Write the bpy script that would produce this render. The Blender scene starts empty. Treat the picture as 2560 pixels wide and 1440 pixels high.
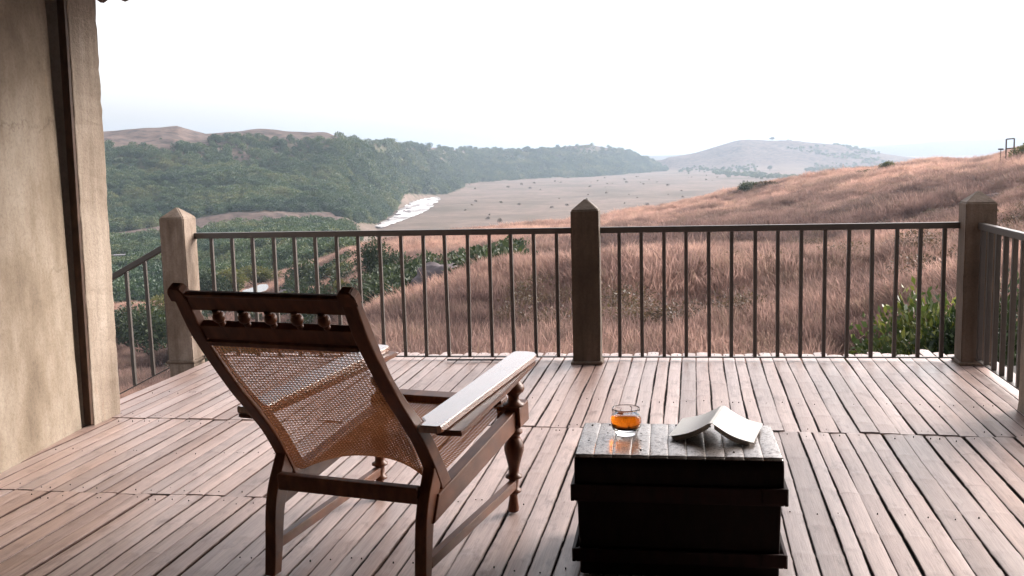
import bpy, bmesh, math, random
import numpy as np
from mathutils import Vector, Matrix, Euler

random.seed(7)
RNG = np.random.default_rng(11)
SC = bpy.context.scene
COL = SC.collection
R = math.radians

# ------------------------------------------------------------------ camera
PITCH, ROLL, FPX, EYE = R(7.45), R(-1.5325), 2488.9, 1.5
cam_d = bpy.data.cameras.new('camera')
cam = bpy.data.objects.new('camera', cam_d)
COL.objects.link(cam)
cam_d.sensor_width = 36.0
cam_d.lens = FPX * 36.0 / 2560.0
cam_d.clip_start = 0.05
cam_d.clip_end = 30000
_f = np.array([0, math.cos(PITCH), -math.sin(PITCH)])
_r0 = np.array([1.0, 0, 0]); _u0 = np.cross(_r0, _f)
CR = math.cos(ROLL) * _r0 + math.sin(ROLL) * _u0
CU = -math.sin(ROLL) * _r0 + math.cos(ROLL) * _u0
cam.matrix_world = Matrix(((CR[0], CU[0], -_f[0], 0), (CR[1], CU[1], -_f[1], 0), (CR[2], CU[2], -_f[2], EYE), (0, 0, 0, 1)))
SC.camera = cam

# ------------------------------------------------------------------ world, sun, exposure
SUN_EL, SUN_AZ = R(27), R(60)          # azimuth measured from +Y towards +X
w = bpy.data.worlds.new('World'); SC.world = w; w.use_nodes = True
nt = w.node_tree; nt.nodes.clear()
out = nt.nodes.new('ShaderNodeOutputWorld'); bg = nt.nodes.new('ShaderNodeBackground')
sky = nt.nodes.new('ShaderNodeTexSky'); sky.sky_type = 'NISHITA'; sky.sun_disc = False
sky.sun_elevation = SUN_EL; sky.sun_rotation = SUN_AZ
sky.air_density = 1.0; sky.dust_density = 6.0; sky.ozone_density = 1.0; sky.altitude = 600
hs = nt.nodes.new('ShaderNodeHueSaturation'); hs.inputs['Saturation'].default_value = 0.22
tint = nt.nodes.new('ShaderNodeMix'); tint.data_type = 'RGBA'; tint.blend_type = 'MULTIPLY'
tint.inputs[0].default_value = 1.0; tint.inputs[7].default_value = (1.0, 0.955, 0.94, 1)
nt.links.new(sky.outputs[0], hs.inputs['Color']); nt.links.new(hs.outputs[0], tint.inputs[6])
nt.links.new(tint.outputs[2], bg.inputs[0]); nt.links.new(bg.outputs[0], out.inputs[0])
bg.inputs[1].default_value = 0.15
sun_d = bpy.data.lights.new('sun', 'SUN'); sun_d.energy = 1.5; sun_d.angle = R(30); sun_d.color = (1.0, 0.92, 0.84)
sun = bpy.data.objects.new('sun', sun_d); COL.objects.link(sun)
_sd = Vector((math.sin(SUN_AZ) * math.cos(SUN_EL), math.cos(SUN_AZ) * math.cos(SUN_EL), math.sin(SUN_EL)))
sun.rotation_euler = _sd.to_track_quat('Z', 'Y').to_euler()
SC.view_settings.view_transform = 'Standard'; SC.view_settings.look = 'None'
SC.view_settings.gamma = 1.0; SC.view_settings.use_curve_mapping = False
SC.view_settings.exposure = 1.68
SC.render.engine = 'CYCLES'
SC.cycles.use_denoising = True
SC.cycles.max_bounces = 10; SC.cycles.transparent_max_bounces = 16; SC.cycles.transmission_bounces = 10
SC.cycles.volume_bounces = 1
SC.cycles.caustics_reflective = False; SC.cycles.caustics_refractive = False

# ------------------------------------------------------------------ projection helpers (world units are metres)
def ray(px, py):
    a = (px - 1280) / FPX; b = (720 - py) / FPX
    return a * CR + b * CU + _f
def azdir(px):
    """unit horizontal direction of the column px at the horizon"""
    d = ray(px, 395 - (px - 1280) * 0.02675); h = math.hypot(d[0], d[1])
    return d[0] / h, d[1] / h
def z_at(px, py, D):
    d = ray(px, py); return EYE + D * d[2] / math.hypot(d[0], d[1])

# ------------------------------------------------------------------ object helpers
def link(o, parent=None):
    COL.objects.link(o)
    if parent is not None: o.parent = parent
    return o
def tag(o, label=None, cat=None, group=None, kind=None):
    if label: o['label'] = label
    if cat: o['category'] = cat
    if group: o['group'] = group
    if kind: o['kind'] = kind
    return o
def empty(name, loc=(0, 0, 0), rz=0.0, parent=None):
    o = bpy.data.objects.new(name, None); o.empty_display_size = 0.1
    o.location = loc; o.rotation_euler = (0, 0, rz)
    return link(o, parent)
def mesh_np(name, V, F):
    me = bpy.data.meshes.new(name)
    V = np.asarray(V, np.float32)
    if isinstance(F, np.ndarray):
        n, k = F.shape
        me.vertices.add(len(V)); me.vertices.foreach_set('co', V.ravel())
        me.loops.add(n * k); me.loops.foreach_set('vertex_index', F.astype(np.int32).ravel())
        me.polygons.add(n); me.polygons.foreach_set('loop_start', np.arange(0, n * k, k, dtype=np.int32))
        me.update(calc_edges=True); me.validate()
    else:
        me.from_pydata([tuple(v) for v in V], [], F); me.update()
    return me
def obj(name, me, mat=None, parent=None, loc=None, smooth=False):
    o = bpy.data.objects.new(name, me)
    if mat is not None and not me.materials: me.materials.append(mat)
    if smooth: me.polygons.foreach_set('use_smooth', np.ones(len(me.polygons), bool))
    if loc is not None: o.location = loc
    return link(o, parent)
class MB:
    """collects closed pieces for one mesh"""
    def __init__(s): s.bm = bmesh.new()
    def box(s, c, size, bev=0.0, M=None, rz=0.0, seg=2):
        m = Matrix.Translation(c) @ Matrix.Rotation(rz, 4, 'Z') @ (M if M is not None else Matrix.Identity(4)) @ Matrix.Diagonal((*size, 1))
        r = bmesh.ops.create_cube(s.bm, size=1.0, matrix=m)
        if bev > 0:
            vs = set(r['verts']); es = [e for e in s.bm.edges if e.verts[0] in vs and e.verts[1] in vs]
            bmesh.ops.bevel(s.bm, geom=es, offset=bev, segments=seg, affect='EDGES', profile=0.5)
        return s
    def bar(s, p, q, wx, wy, bev=0.0, up=(0, 0, 1), seg=2):
        p = Vector(p); q = Vector(q); d = (q - p); L = d.length; d.normalize()
        u = Vector(up); x = d.cross(u).normalized(); z = x.cross(d)
        m = Matrix(((x[0], d[0], z[0], 0), (x[1], d[1], z[1], 0), (x[2], d[2], z[2], 0), (0, 0, 0, 1)))
        return s.box((p + q) / 2, (wx, L, wy), bev, m, seg=seg)
    def prism(s, poly, u0, u1, bev=0.0, axis='x', seg=2):
        """polygon in (v,z) extruded along u"""
        a = []; b = []
        for v, z in poly:
            a.append(s.bm.verts.new((u0, v, z) if axis == 'x' else (v, z, u0)))
            b.append(s.bm.verts.new((u1, v, z) if axis == 'x' else (v, z, u1)))
        n = len(poly); fs = [s.bm.faces.new(a[::-1]), s.bm.faces.new(b)]
        for i in range(n):
            j = (i + 1) % n; fs.append(s.bm.faces.new((a[i], a[j], b[j], b[i])))
        bmesh.ops.recalc_face_normals(s.bm, faces=fs)
        if bev > 0:
            es = set()
            for f in fs[:2]: es.update(f.edges)
            bmesh.ops.bevel(s.bm, geom=list(es), offset=bev, segments=seg, affect='EDGES', profile=0.5)
        return s
    def lathe(s, prof, c=(0, 0, 0), n=20, shear=0.0, z0=0.0, M=None):
        """prof: list of (r,z); shear moves y with z"""
        rings = []
        for r, z in prof:
            ring = []
            for k in range(n):
                t = 2 * math.pi * k / n
                p = Vector((r * math.cos(t), r * math.sin(t) + shear * (z - z0), z))
                if M is not None: p = M @ p
                ring.append(s.bm.verts.new(p + Vector(c)))
            rings.append(ring)
        for a, b in zip(rings[:-1], rings[1:]):
            for k in range(n):
                f = s.bm.faces.new((a[k], a[(k + 1) % n], b[(k + 1) % n], b[k])); f.smooth = True
        if prof[0][0] > 1e-5: s.bm.faces.new(rings[0][::-1])
        if prof[-1][0] > 1e-5: s.bm.faces.new(rings[-1])
        return s
    def tube(s, pts, radii, n=6):
        pts = [Vector(p) for p in pts]; rings = []
        for i, p in enumerate(pts):
            d = (pts[min(i + 1, len(pts) - 1)] - pts[max(i - 1, 0)]).normalized()
            x = d.cross(Vector((0.3, 0.2, 1)) if abs(d.z) < 0.9 else Vector((1, 0, 0))).normalized(); y = d.cross(x)
            r = radii[i] if hasattr(radii, '__len__') else radii
            rings.append([s.bm.verts.new(p + (x * math.cos(2 * math.pi * k / n) + y * math.sin(2 * math.pi * k / n)) * r) for k in range(n)])
        for a, b in zip(rings[:-1], rings[1:]):
            for k in range(n):
                f = s.bm.faces.new((a[k], a[(k + 1) % n], b[(k + 1) % n], b[k])); f.smooth = True
        s.bm.faces.new(rings[0][::-1]); s.bm.faces.new(rings[-1])
        return s
    def noise(s, amp, freq=3.0, seed=0.0):
        from mathutils import noise as nz
        for v in s.bm.verts:
            n = nz.noise_vector(v.co * freq + Vector((seed, seed * 1.7, 3.1)))
            v.co += n * amp
        return s
    def build(s, name, mat, parent=None, loc=None, smooth=False):
        me = bpy.data.meshes.new(name); s.bm.normal_update(); s.bm.to_mesh(me); s.bm.free()
        return obj(name, me, mat, parent, loc, smooth)

# ------------------------------------------------------------------ materials
def new_mat(name):
    m = bpy.data.materials.new(name); m.use_nodes = True
    t = m.node_tree; b = t.nodes['Principled BSDF']
    return m, t, b
def N(t, kind, **kw):
    n = t.nodes.new(kind)
    for k, v in kw.items():
        if k.startswith('i_'): n.inputs[k[2:].replace('_', ' ')].default_value = v
        else: setattr(n, k, v)
    return n
def ramp(t, src, stops):
    r = t.nodes.new('ShaderNodeValToRGB'); e = r.color_ramp.elements
    while len(e) < len(stops): e.new(0.5)
    for k, (p, c) in enumerate(stops):
        e[k].position = p; e[k].color = (*c, 1) if len(c) == 3 else c
    t.links.new(src, r.inputs[0]); return r
def mixc(t, fac, a, b, blend='MIX'):
    m = t.nodes.new('ShaderNodeMix'); m.data_type = 'RGBA'; m.blend_type = blend
    for sock, v in ((0, fac), (6, a), (7, b)):
        if hasattr(v, 'is_output'): t.links.new(v, m.inputs[sock])
        elif sock == 0: m.inputs[0].default_value = v
        else: m.inputs[sock].default_value = (*v, 1) if len(v) == 3 else v
    return m.outputs[2]
def mapping(t, scale, coord='Object'):
    tc = t.nodes.new('ShaderNodeTexCoord'); mp = t.nodes.new('ShaderNodeMapping')
    mp.inputs['Scale'].default_value = scale
    t.links.new(tc.outputs[coord], mp.inputs[0]); return mp.outputs[0]
def bump(t, b, src, strength, dist):
    bp = t.nodes.new('ShaderNodeBump'); bp.inputs['Strength'].default_value = strength; bp.inputs['Distance'].default_value = dist
    t.links.new(src, bp.inputs['Height']); t.links.new(bp.outputs[0], b.inputs['Normal']); return bp
def noise_tex(t, vec, scale, detail=5, rough=0.6, w4=None):
    n = t.nodes.new('ShaderNodeTexNoise'); n.inputs['Scale'].default_value = scale
    n.inputs['Detail'].default_value = detail; n.inputs['Roughness'].default_value = rough
    if vec is not None: t.links.new(vec, n.inputs['Vector'])
    if w4 is not None:
        n.noise_dimensions = '4D'; t.links.new(w4, n.inputs['W'])
    return n

def mat_plank():
    m, t, b = new_mat('weathered_plank')
    tone = t.nodes.new('ShaderNodeAttribute'); tone.attribute_name = 'tone'; tone = tone.outputs['Fac']
    mul = N(t, 'ShaderNodeMath', operation='MULTIPLY'); mul.inputs[1].default_value = 57.0
    t.links.new(tone, mul.inputs[0])
    v = mapping(t, (42, 2.2, 42)); fib = noise_tex(t, v, 1.0, 6, 0.65, mul.outputs[0])
    v2 = mapping(t, (9, 1.7, 9)); big = noise_tex(t, v2, 1.0, 4, 0.6, mul.outputs[0])
    v3 = mapping(t, (220, 7, 220)); fine = noise_tex(t, v3, 1.0, 4, 0.7, mul.outputs[0])
    base = ramp(t, tone, [(0.0, (.30, .208, .180)), (0.25, (.43, .32, .287)), (0.45, (.35, .248, .218)), (0.62, (.48, .36, .325)), (0.8, (.38, .298, .278)), (1.0, (.26, .187, .165))])
    c1 = mixc(t, ramp(t, fib.outputs[0], [(0.32, (0, 0, 0)), (0.62, (1, 1, 1))]).outputs[0], (.78, .73, .71), (1.07, 1.04, 1.02))
    c2 = mixc(t, 1.0, base.outputs[0], c1, 'MULTIPLY')
    gy = ramp(t, big.outputs[0], [(0.40, (0, 0, 0)), (0.62, (1, 1, 1))])
    c3 = mixc(t, gy.outputs[0], c2, mixc(t, 1.0, c2, (1.05, 1.12, 1.18), 'MULTIPLY'))
    st = noise_tex(t, mapping(t, (14, 5, 14)), 1.0, 5, 0.7, mul.outputs[0])
    dk = ramp(t, st.outputs[0], [(0.54, (0, 0, 0)), (0.72, (1, 1, 1))])
    c4 = mixc(t, mixc(t, 1.0, dk.outputs[0], (.85, .85, .85), 'MULTIPLY'), c3, mixc(t, 1.0, c3, (.38, .34, .32), 'MULTIPLY'))
    at = t.nodes.new('ShaderNodeAttribute'); at.attribute_name = 'ring'
    c5 = mixc(t, at.outputs['Fac'], c4, mixc(t, 1.0, c4, (.22, .19, .18), 'MULTIPLY'))
    fcr = ramp(t, fine.outputs[0], [(0.30, (.72, .70, .68)), (0.55, (1.05, 1.05, 1.05))])
    t.links.new(mixc(t, 1.0, c5, fcr.outputs[0], 'MULTIPLY'), b.inputs['Base Color'])
    sp_ = ramp(t, at.outputs['Fac'], [(0.0, (.85,) * 3), (.6, (.1,) * 3)]); t.links.new(sp_.outputs[0], b.inputs['Specular IOR Level'])
    rr = ramp(t, big.outputs[0], [(0.3, (.33,) * 3), (0.7, (.50,) * 3)]); t.links.new(rr.outputs[0], b.inputs['Roughness'])
    bump(t, b, fine.outputs[0], 0.35, 0.004)
    return m
def mat_varnish(name, base, dark, rough=0.24, coat=0.5, spec=.5):
    m, t, b = new_mat(name); b.inputs['Specular IOR Level'].default_value = spec
    oi = t.nodes.new('ShaderNodeObjectInfo')
    mul = N(t, 'ShaderNodeMath', operation='MULTIPLY'); mul.inputs[1].default_value = 31.0
    t.links.new(oi.outputs['Random'], mul.inputs[0])
    n = noise_tex(t, mapping(t, (30, 7, 12)), 1.0, 6, 0.6, mul.outputs[0])
    n2 = noise_tex(t, mapping(t, (9, 9, 9)), 1.0, 4, 0.6, mul.outputs[0])
    c = mixc(t, ramp(t, n.outputs[0], [(0.3, (0, 0, 0)), (0.7, (1, 1, 1))]).outputs[0], dark, base)
    c = mixc(t, ramp(t, n2.outputs[0], [(0.35, (0, 0, 0)), (0.75, (.35, .35, .35))]).outputs[0], c, mixc(t, 1.0, c, (1.3, 1.22, 1.15), 'MULTIPLY'))
    t.links.new(c, b.inputs['Base Color'])
    r = ramp(t, n2.outputs[0], [(0.3, (rough,) * 3), (0.75, (rough + .07,) * 3)]); t.links.new(r.outputs[0], b.inputs['Roughness'])
    b.inputs['Coat Weight'].default_value = coat; b.inputs['Coat Roughness'].default_value = 0.22
    return m
def mat_plaster(name, cols, rough=0.85, scale=1.0, streak=0.5, bmp=.4, crack=False):
    m, t, b = new_mat(name)
    a = noise_tex(t, mapping(t, (1.3 * scale, 1.3 * scale, .7 * scale)), 1.0, 7, 0.62)
    s = noise_tex(t, mapping(t, (7 * scale, 7 * scale, .6 * scale)), 1.0, 6, 0.65)
    g = noise_tex(t, mapping(t, (60, 60, 60)), 1.0, 4, 0.7)
    base = ramp(t, a.outputs[0], [(0.28, cols[0]), (0.45, cols[1]), (0.58, cols[2]), (0.75, cols[3])])
    sk = ramp(t, s.outputs[0], [(0.35, (.70, .66, .62)), (0.6, (1.06, 1.05, 1.04))])
    c = mixc(t, streak, base.outputs[0], mixc(t, 1.0, base.outputs[0], sk.outputs[0], 'MULTIPLY'))
    rust = noise_tex(t, mapping(t, (9, 9, 2.2)), 1.0, 5, 0.6)
    rf = ramp(t, rust.outputs[0], [(0.66, (0, 0, 0)), (0.76, (.45, .45, .45))])
    c = mixc(t, rf.outputs[0], c, mixc(t, 1.0, c, (1.15, .82, .60), 'MULTIPLY'))
    if crack:
        vo = t.nodes.new('ShaderNodeTexVoronoi'); vo.feature = 'DISTANCE_TO_EDGE'; vo.inputs['Scale'].default_value = 1.1
        dv = mixc(t, .22, mapping(t, (1, 1, .8)), noise_tex(t, mapping(t, (3, 3, 3)), 1.0, 5, .7).outputs['Color']); t.links.new(dv, vo.inputs['Vector'])
        cm = noise_tex(t, mapping(t, (1.3, 1.3, 1.3)), 1.0, 3, .5)
        ln = ramp(t, vo.outputs['Distance'], [(0.0, (1, 1, 1)), (.0035, (.5, .5, .5)), (.007, (0, 0, 0))])
        on = ramp(t, cm.outputs[0], [(.48, (0, 0, 0)), (.62, (.5, .5, .5))])
        c = mixc(t, mixc(t, 1.0, ln.outputs[0], on.outputs[0], 'MULTIPLY'), c, mixc(t, 1.0, c, (.35, .30, .26), 'MULTIPLY'))
    sp = ramp(t, g.outputs[0], [(0.30, (.80, .79, .78)), (0.55, (1.03, 1.03, 1.03))])
    t.links.new(mixc(t, 1.0, c, sp.outputs[0], 'MULTIPLY'), b.inputs['Base Color'])
    b.inputs['Roughness'].default_value = rough; b.inputs['Specular IOR Level'].default_value = 0.3
    ad = N(t, 'ShaderNodeMath', operation='ADD'); t.links.new(g.outputs[0], ad.inputs[0]); t.links.new(s.outputs[0], ad.inputs[1])
    bump(t, b, ad.outputs[0], bmp, 0.010)
    return m
def mat_simple(name, col, rough=0.5, metal=0.0, var=0.25, scale=20, bmp=0.15, spec=0.5):
    m, t, b = new_mat(name)
    n = noise_tex(t, mapping(t, (scale,) * 3), 1.0, 5, 0.6)
    c = mixc(t, n.outputs[0], tuple(x * (1 - var) for x in col), tuple(x * (1 + var) for x in col))
    t.links.new(c, b.inputs['Base Color']); b.inputs['Roughness'].default_value = rough; b.inputs['Metallic'].default_value = metal
    b.inputs['Specular IOR Level'].default_value = spec
    if bmp: bump(t, b, n.outputs[0], bmp, 0.003)
    return m
def mat_leaf(name, cols, trans=0.35, patch=0.25, rough=0.55):
    """leaf colour varies from leaf to leaf and from plant to plant"""
    m, t, b = new_mat(name)
    ge = t.nodes.new('ShaderNodeNewGeometry'); oi = t.nodes.new('ShaderNodeObjectInfo')
    ad = N(t, 'ShaderNodeMath', operation='ADD'); t.links.new(ge.outputs['Random Per Island'], ad.inputs[0])
    sc = N(t, 'ShaderNodeMath', operation='MULTIPLY'); sc.inputs[1].default_value = 1.0; t.links.new(oi.outputs['Random'], sc.inputs[0])
    t.links.new(sc.outputs[0], ad.inputs[1])
    hf = N(t, 'ShaderNodeMath', operation='MULTIPLY'); hf.inputs[1].default_value = 0.5; t.links.new(ad.outputs[0], hf.inputs[0])
    k = len(cols)
    if patch > .3:
        pn = noise_tex(t, ge.outputs['Position'], 0.022, 4, 0.65)
        mr = ramp(t, pn.outputs[0], [(.36, (0, 0, 0)), (.64, (1, 1, 1))])
        hm = N(t, 'ShaderNodeMix'); hm.inputs[0].default_value = .62
        t.links.new(hf.outputs[0], hm.inputs[2]); t.links.new(mr.outputs[0], hm.inputs[3]); hsrc = hm.outputs[0]
    else: hsrc = hf.outputs[0]
    r = ramp(t, hsrc, [(0.1 + 0.8 * i / (k - 1), c) for i, c in enumerate(cols)])
    t.links.new(r.outputs[0], b.inputs['Base Color']); b.inputs['Roughness'].default_value = rough
    b.inputs['Specular IOR Level'].default_value = 0.35
    tr = t.nodes.new('ShaderNodeBsdfTranslucent'); t.links.new(mixc(t, 1.0, r.outputs[0], (1.25, 1.3, .8), 'MULTIPLY'), tr.inputs[0])
    mx = t.nodes.new('ShaderNodeMixShader'); mx.inputs[0].default_value = trans
    t.links.new(b.outputs[0], mx.inputs[1]); t.links.new(tr.outputs[0], mx.inputs[2])
    t.links.new(mx.outputs[0], t.nodes['Material Output'].inputs[0])
    return m
def mat_grass(name):
    m, t, b = new_mat(name)
    at = t.nodes.new('ShaderNodeAttribute'); at.attribute_name = 'tip'
    oi = t.nodes.new('ShaderNodeObjectInfo'); ge = t.nodes.new('ShaderNodeNewGeometry')
    pos = noise_tex(t, ge.outputs['Position'], 0.045, 4, 0.6)
    pos2 = noise_tex(t, ge.outputs['Position'], 0.35, 3, 0.6)
    stem = ramp(t, oi.outputs['Random'], [(0, (.20, .135, .11)), (.5, (.28, .195, .155)), (.8, (.22, .16, .125)), (1, (.15, .13, .085))])
    head = ramp(t, oi.outputs['Random'], [(0, (.46, .325, .275)), (.35, (.56, .40, .34)), (.7, (.50, .355, .295)), (1, (.42, .33, .25))])
    c = mixc(t, at.outputs['Fac'], stem.outputs[0], head.outputs[0])
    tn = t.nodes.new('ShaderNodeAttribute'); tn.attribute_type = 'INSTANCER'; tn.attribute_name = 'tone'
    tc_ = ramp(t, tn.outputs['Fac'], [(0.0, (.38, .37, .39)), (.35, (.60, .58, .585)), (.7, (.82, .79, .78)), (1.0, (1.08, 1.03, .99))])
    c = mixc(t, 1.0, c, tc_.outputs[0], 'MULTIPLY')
    br = ramp(t, pos.outputs[0], [(.38, (.78, .77, .78)), (.55, (1.05, 1.0, 1.0))])
    br2 = ramp(t, pos2.outputs[0], [(.36, (.60, .58, .60)), (.58, (1.08, 1.06, 1.04))])
    c = mixc(t, 1.0, c, br.outputs[0], 'MULTIPLY'); c = mixc(t, 1.0, c, br2.outputs[0], 'MULTIPLY')
    t.links.new(c, b.inputs['Base Color']); b.inputs['Roughness'].default_value = 0.8; b.inputs['Specular IOR Level'].default_value = 0.15
    tr = t.nodes.new('ShaderNodeBsdfTranslucent'); t.links.new(c, tr.inputs[0])
    mx = t.nodes.new('ShaderNodeMixShader'); mx.inputs[0].default_value = 0.55
    t.links.new(b.outputs[0], mx.inputs[1]); t.links.new(tr.outputs[0], mx.inputs[2])
    t.links.new(mx.outputs[0], t.nodes['Material Output'].inputs[0])
    return m
def mat_ground():
    m, t, b = new_mat('hillside_ground')
    ge = t.nodes.new('ShaderNodeNewGeometry')
    zn = t.nodes.new('ShaderNodeAttribute'); zn.attribute_name = 'zone'
    sep = t.nodes.new('ShaderNodeSeparateColor'); t.links.new(zn.outputs['Color'], sep.inputs[0])
    n1 = noise_tex(t, ge.outputs['Position'], 0.012, 6, 0.6); n2 = noise_tex(t, ge.outputs['Position'], 0.09, 6, 0.65); n3 = noise_tex(t, ge.outputs['Position'], 0.9, 5, 0.65)
    dry = ramp(t, n2.outputs[0], [(.36, (.050, .040, .038)), (.48, (.100, .074, .065)), (.60, (.150, .108, .092))])
    soil = ramp(t, n3.outputs[0], [(.3, (.06, .042, .032)), (.55, (.14, .088, .066)), (.75, (.22, .14, .11))])
    wood = ramp(t, n2.outputs[0], [(.3, (.028, .036, .018)), (.55, (.055, .065, .030)), (.75, (.11, .095, .052))])
    plain = ramp(t, n1.outputs[0], [(.34, (.115, .088, .070)), (.48, (.175, .130, .108)), (.62, (.215, .158, .132))])
    pl2 = mixc(t, ramp(t, n2.outputs[0], [(.42, (0, 0, 0)), (.62, (.6, .6, .6))]).outputs[0], plain.outputs[0], (.105, .090, .066))
    c = mixc(t, sep.outputs[0], soil.outputs[0], dry.outputs[0])
    c = mixc(t, sep.outputs[2], c, pl2); c = mixc(t, sep.outputs[1], c, wood.outputs[0])
    t.links.new(c, b.inputs['Base Color']); b.inputs['Roughness'].default_value = 0.95; b.inputs['Specular IOR Level'].default_value = 0.1
    bump(t, b, n3.outputs[0], 0.6, 0.5)
    return m
def mat_lid():
    m, t, b = new_mat('embossed_lid')
    v = t.nodes.new('ShaderNodeTexVoronoi'); v.inputs['Scale'].default_value = 62; v.feature = 'SMOOTH_F1'
    mp = t.nodes.new('ShaderNodeNewGeometry').outputs['Position']
    n = noise_tex(t, mp, 75, 6, .72); n2 = noise_tex(t, mp, 7, 4, .6); t.links.new(mp, v.inputs['Vector'])
    b.inputs['Metallic'].default_value = .35
    c = ramp(t, n.outputs[0], [(.34, (.07, .058, .052)), (.46, (.25, .21, .19)), (.60, (.44, .385, .355))])
    t.links.new(c.outputs[0], b.inputs['Base Color'])
    r = ramp(t, n.outputs[0], [(.35, (.5,) * 3), (.6, (.24,) * 3)]); t.links.new(r.outputs[0], b.inputs['Roughness'])
    b.inputs['Specular IOR Level'].default_value = 1.0; b.inputs['Coat Weight'].default_value = .2; b.inputs['Coat Roughness'].default_value = .2
    ad = N(t, 'ShaderNodeMath', operation='ADD'); t.links.new(v.outputs['Distance'], ad.inputs[0]); t.links.new(n.outputs[0], ad.inputs[1])
    bump(t, b, ad.outputs[0], .22, .003)
    return m
M = {}
M['plank'] = mat_plank()
M['chair'] = mat_varnish('chair_wood', (.165, .058, .024), (.060, .020, .010), 0.40, 0.08, .28)
M['arm'] = mat_varnish('polished_arm_wood', (.30, .125, .060), (.13, .046, .022), 0.22, 1.0, .8); M['arm'].node_tree.nodes['Principled BSDF'].inputs['Coat IOR'].default_value = 1.8
M['cane'] = mat_simple('cane', (.46, .195, .075), 0.6, 0, 0.3, 60, 0.0, .15)
M['wall'] = mat_plaster('lime_plaster', [(.125, .094, .064), (.215, .170, .125), (.30, .252, .200), (.42, .37, .315)], 0.85, 1.7, 0.35, .25, True)
M['pillar'] = mat_plaster('cast_concrete', [(.17, .13, .098), (.26, .212, .168), (.32, .27, .222), (.40, .35, .305)], 0.85, 1.6, 0.9)
M['post'] = mat_plaster('post_concrete', [(.085, .058, .040), (.125, .090, .064), (.165, .122, .092), (.23, .18, .145)], 0.7, 3.0, 0.6)
M['post_pale'] = mat_plaster('pale_post_concrete', [(.11, .078, .056), (.19, .142, .106), (.26, .205, .165), (.37, .31, .265)], 0.75, 3.6, 0.7)
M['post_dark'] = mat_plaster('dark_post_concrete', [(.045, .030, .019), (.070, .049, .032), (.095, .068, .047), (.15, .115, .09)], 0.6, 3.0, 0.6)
M['rail'] = mat_simple('painted_steel', (.075, .064, .057), 0.4, 0.0, 0.15, 30, 0.08)
M['trunk'] = mat_varnish('trunk_leather', (.018, .009, .007), (.008, .005, .004), 0.5, 0.0, .15)
M['lid'] = mat_lid()
M['band'] = mat_varnish('trunk_band', (.030, .010, .008), (.014, .006, .005), 0.5, 0.0, .2)
M['iron'] = mat_simple('dark_iron', (.035, .028, .026), 0.5, 0.6, 0.3, 40, 0.2)
M['dark_facing'] = mat_varnish('dark_pillar_strip', (.085, .048, .032), (.035, .020, .013), 0.6, 0.0, .2)
M['under'] = mat_simple('dark_backing', (.025, .02, .018), 0.9, 0, 0.3, 8, 0.2)
M['roof'] = mat_simple('roof_sheet', (.12, .085, .07), 0.8, 0, 0.3, 6, 0.2)
M['beam'] = mat_simple('roof_beam', (.16, .12, .09), 0.7, 0, 0.3, 8, 0.2)
M['paper'] = mat_simple('paper', (.78, .72, .66), 0.7, 0, 0.03, 50, 0.0)
M['cover'] = mat_simple('book_cover', (.92, .885, .83), 0.38, 0, 0.02, 20, 0.0)
M['rock'] = mat_simple('field_stone', (.115, .095, .100), 0.85, 0, 0.55, 3, 0.8, 0.2)
M['bark'] = mat_simple('bark', (.09, .06, .045), 0.9, 0, 0.35, 12, 0.5, 0.2)
M['white_paint'] = mat_simple('pale_masonry', (.62, .57, .54), 0.8, 0, 0.12, 2, 0.2)
M['grey_wall'] = mat_simple('grey_masonry', (.20, .19, .20), 0.85, 0, 0.3, 1.5, 0.3)
M['leaf_near'] = mat_leaf('glossy_leaf', [(.020, .034, .017), (.036, .058, .022), (.070, .098, .030), (.22, .22, .055)], 0.22, rough=0.42)
M['leaf_dark'] = mat_leaf('dark_leaf', [(.018, .030, .016), (.030, .046, .022), (.045, .062, .026), (.070, .085, .034)], 0.22)
M['leaf_olive'] = mat_leaf('olive_leaf', [(.050, .055, .024), (.085, .090, .034), (.12, .12, .045), (.19, .165, .06)], 0.35)
M['leaf_wood'] = mat_leaf('woodland_leaf', [(.026, .048, .032), (.048, .080, .046), (.080, .110, .056), (.15, .155, .075)], 0.25, .5)
M['leaf_brown'] = mat_leaf('dry_leaf', [(.050, .034, .028), (.085, .056, .044), (.12, .080, .060), (.085, .080, .045)], 0.3)
M['grass'] = mat_grass('dry_grass')
M['ground'] = mat_ground()
def mat_water():
    m, t, b = new_mat('river_water')
    ge = t.nodes.new('ShaderNodeNewGeometry'); mp = t.nodes.new('ShaderNodeMapping'); mp.inputs['Scale'].default_value = (.05, .012, 1); mp.inputs['Rotation'].default_value = (0, 0, .2)
    t.links.new(ge.outputs['Position'], mp.inputs[0])
    n = noise_tex(t, mp.outputs[0], 1.6, 6, 0.65); n2 = noise_tex(t, ge.outputs['Position'], .6, 4, .6)
    c = ramp(t, n.outputs[0], [(.40, (.16, .14, .13)), (.48, (.42, .39, .38)), (.56, (.82, .79, .78))])
    t.links.new(c.outputs[0], b.inputs['Base Color']); b.inputs['Roughness'].default_value = 0.45
    bump(t, b, n2.outputs[0], 0.5, 0.6); return m
def mat_pool():
    m, t, b = new_mat('pool_water')
    b.inputs['Base Color'].default_value = (.08, .07, .06, 1); b.inputs['Roughness'].default_value = 0.04
    n = noise_tex(t, mapping(t, (.8, .8, 1)), 1.0, 4, 0.6); bump(t, b, n.outputs[0], 0.05, 0.2); return m
M['pool'] = mat_pool()
M['water'] = mat_water()
def mat_glass():
    m, t, b = new_mat('clear_glass')
    b.inputs['Base Color'].default_value = (1, 1, 1, 1); b.inputs['Roughness'].default_value = 0.0
    b.inputs['Transmission Weight'].default_value = 1.0; b.inputs['IOR'].default_value = 1.48; return m
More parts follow.
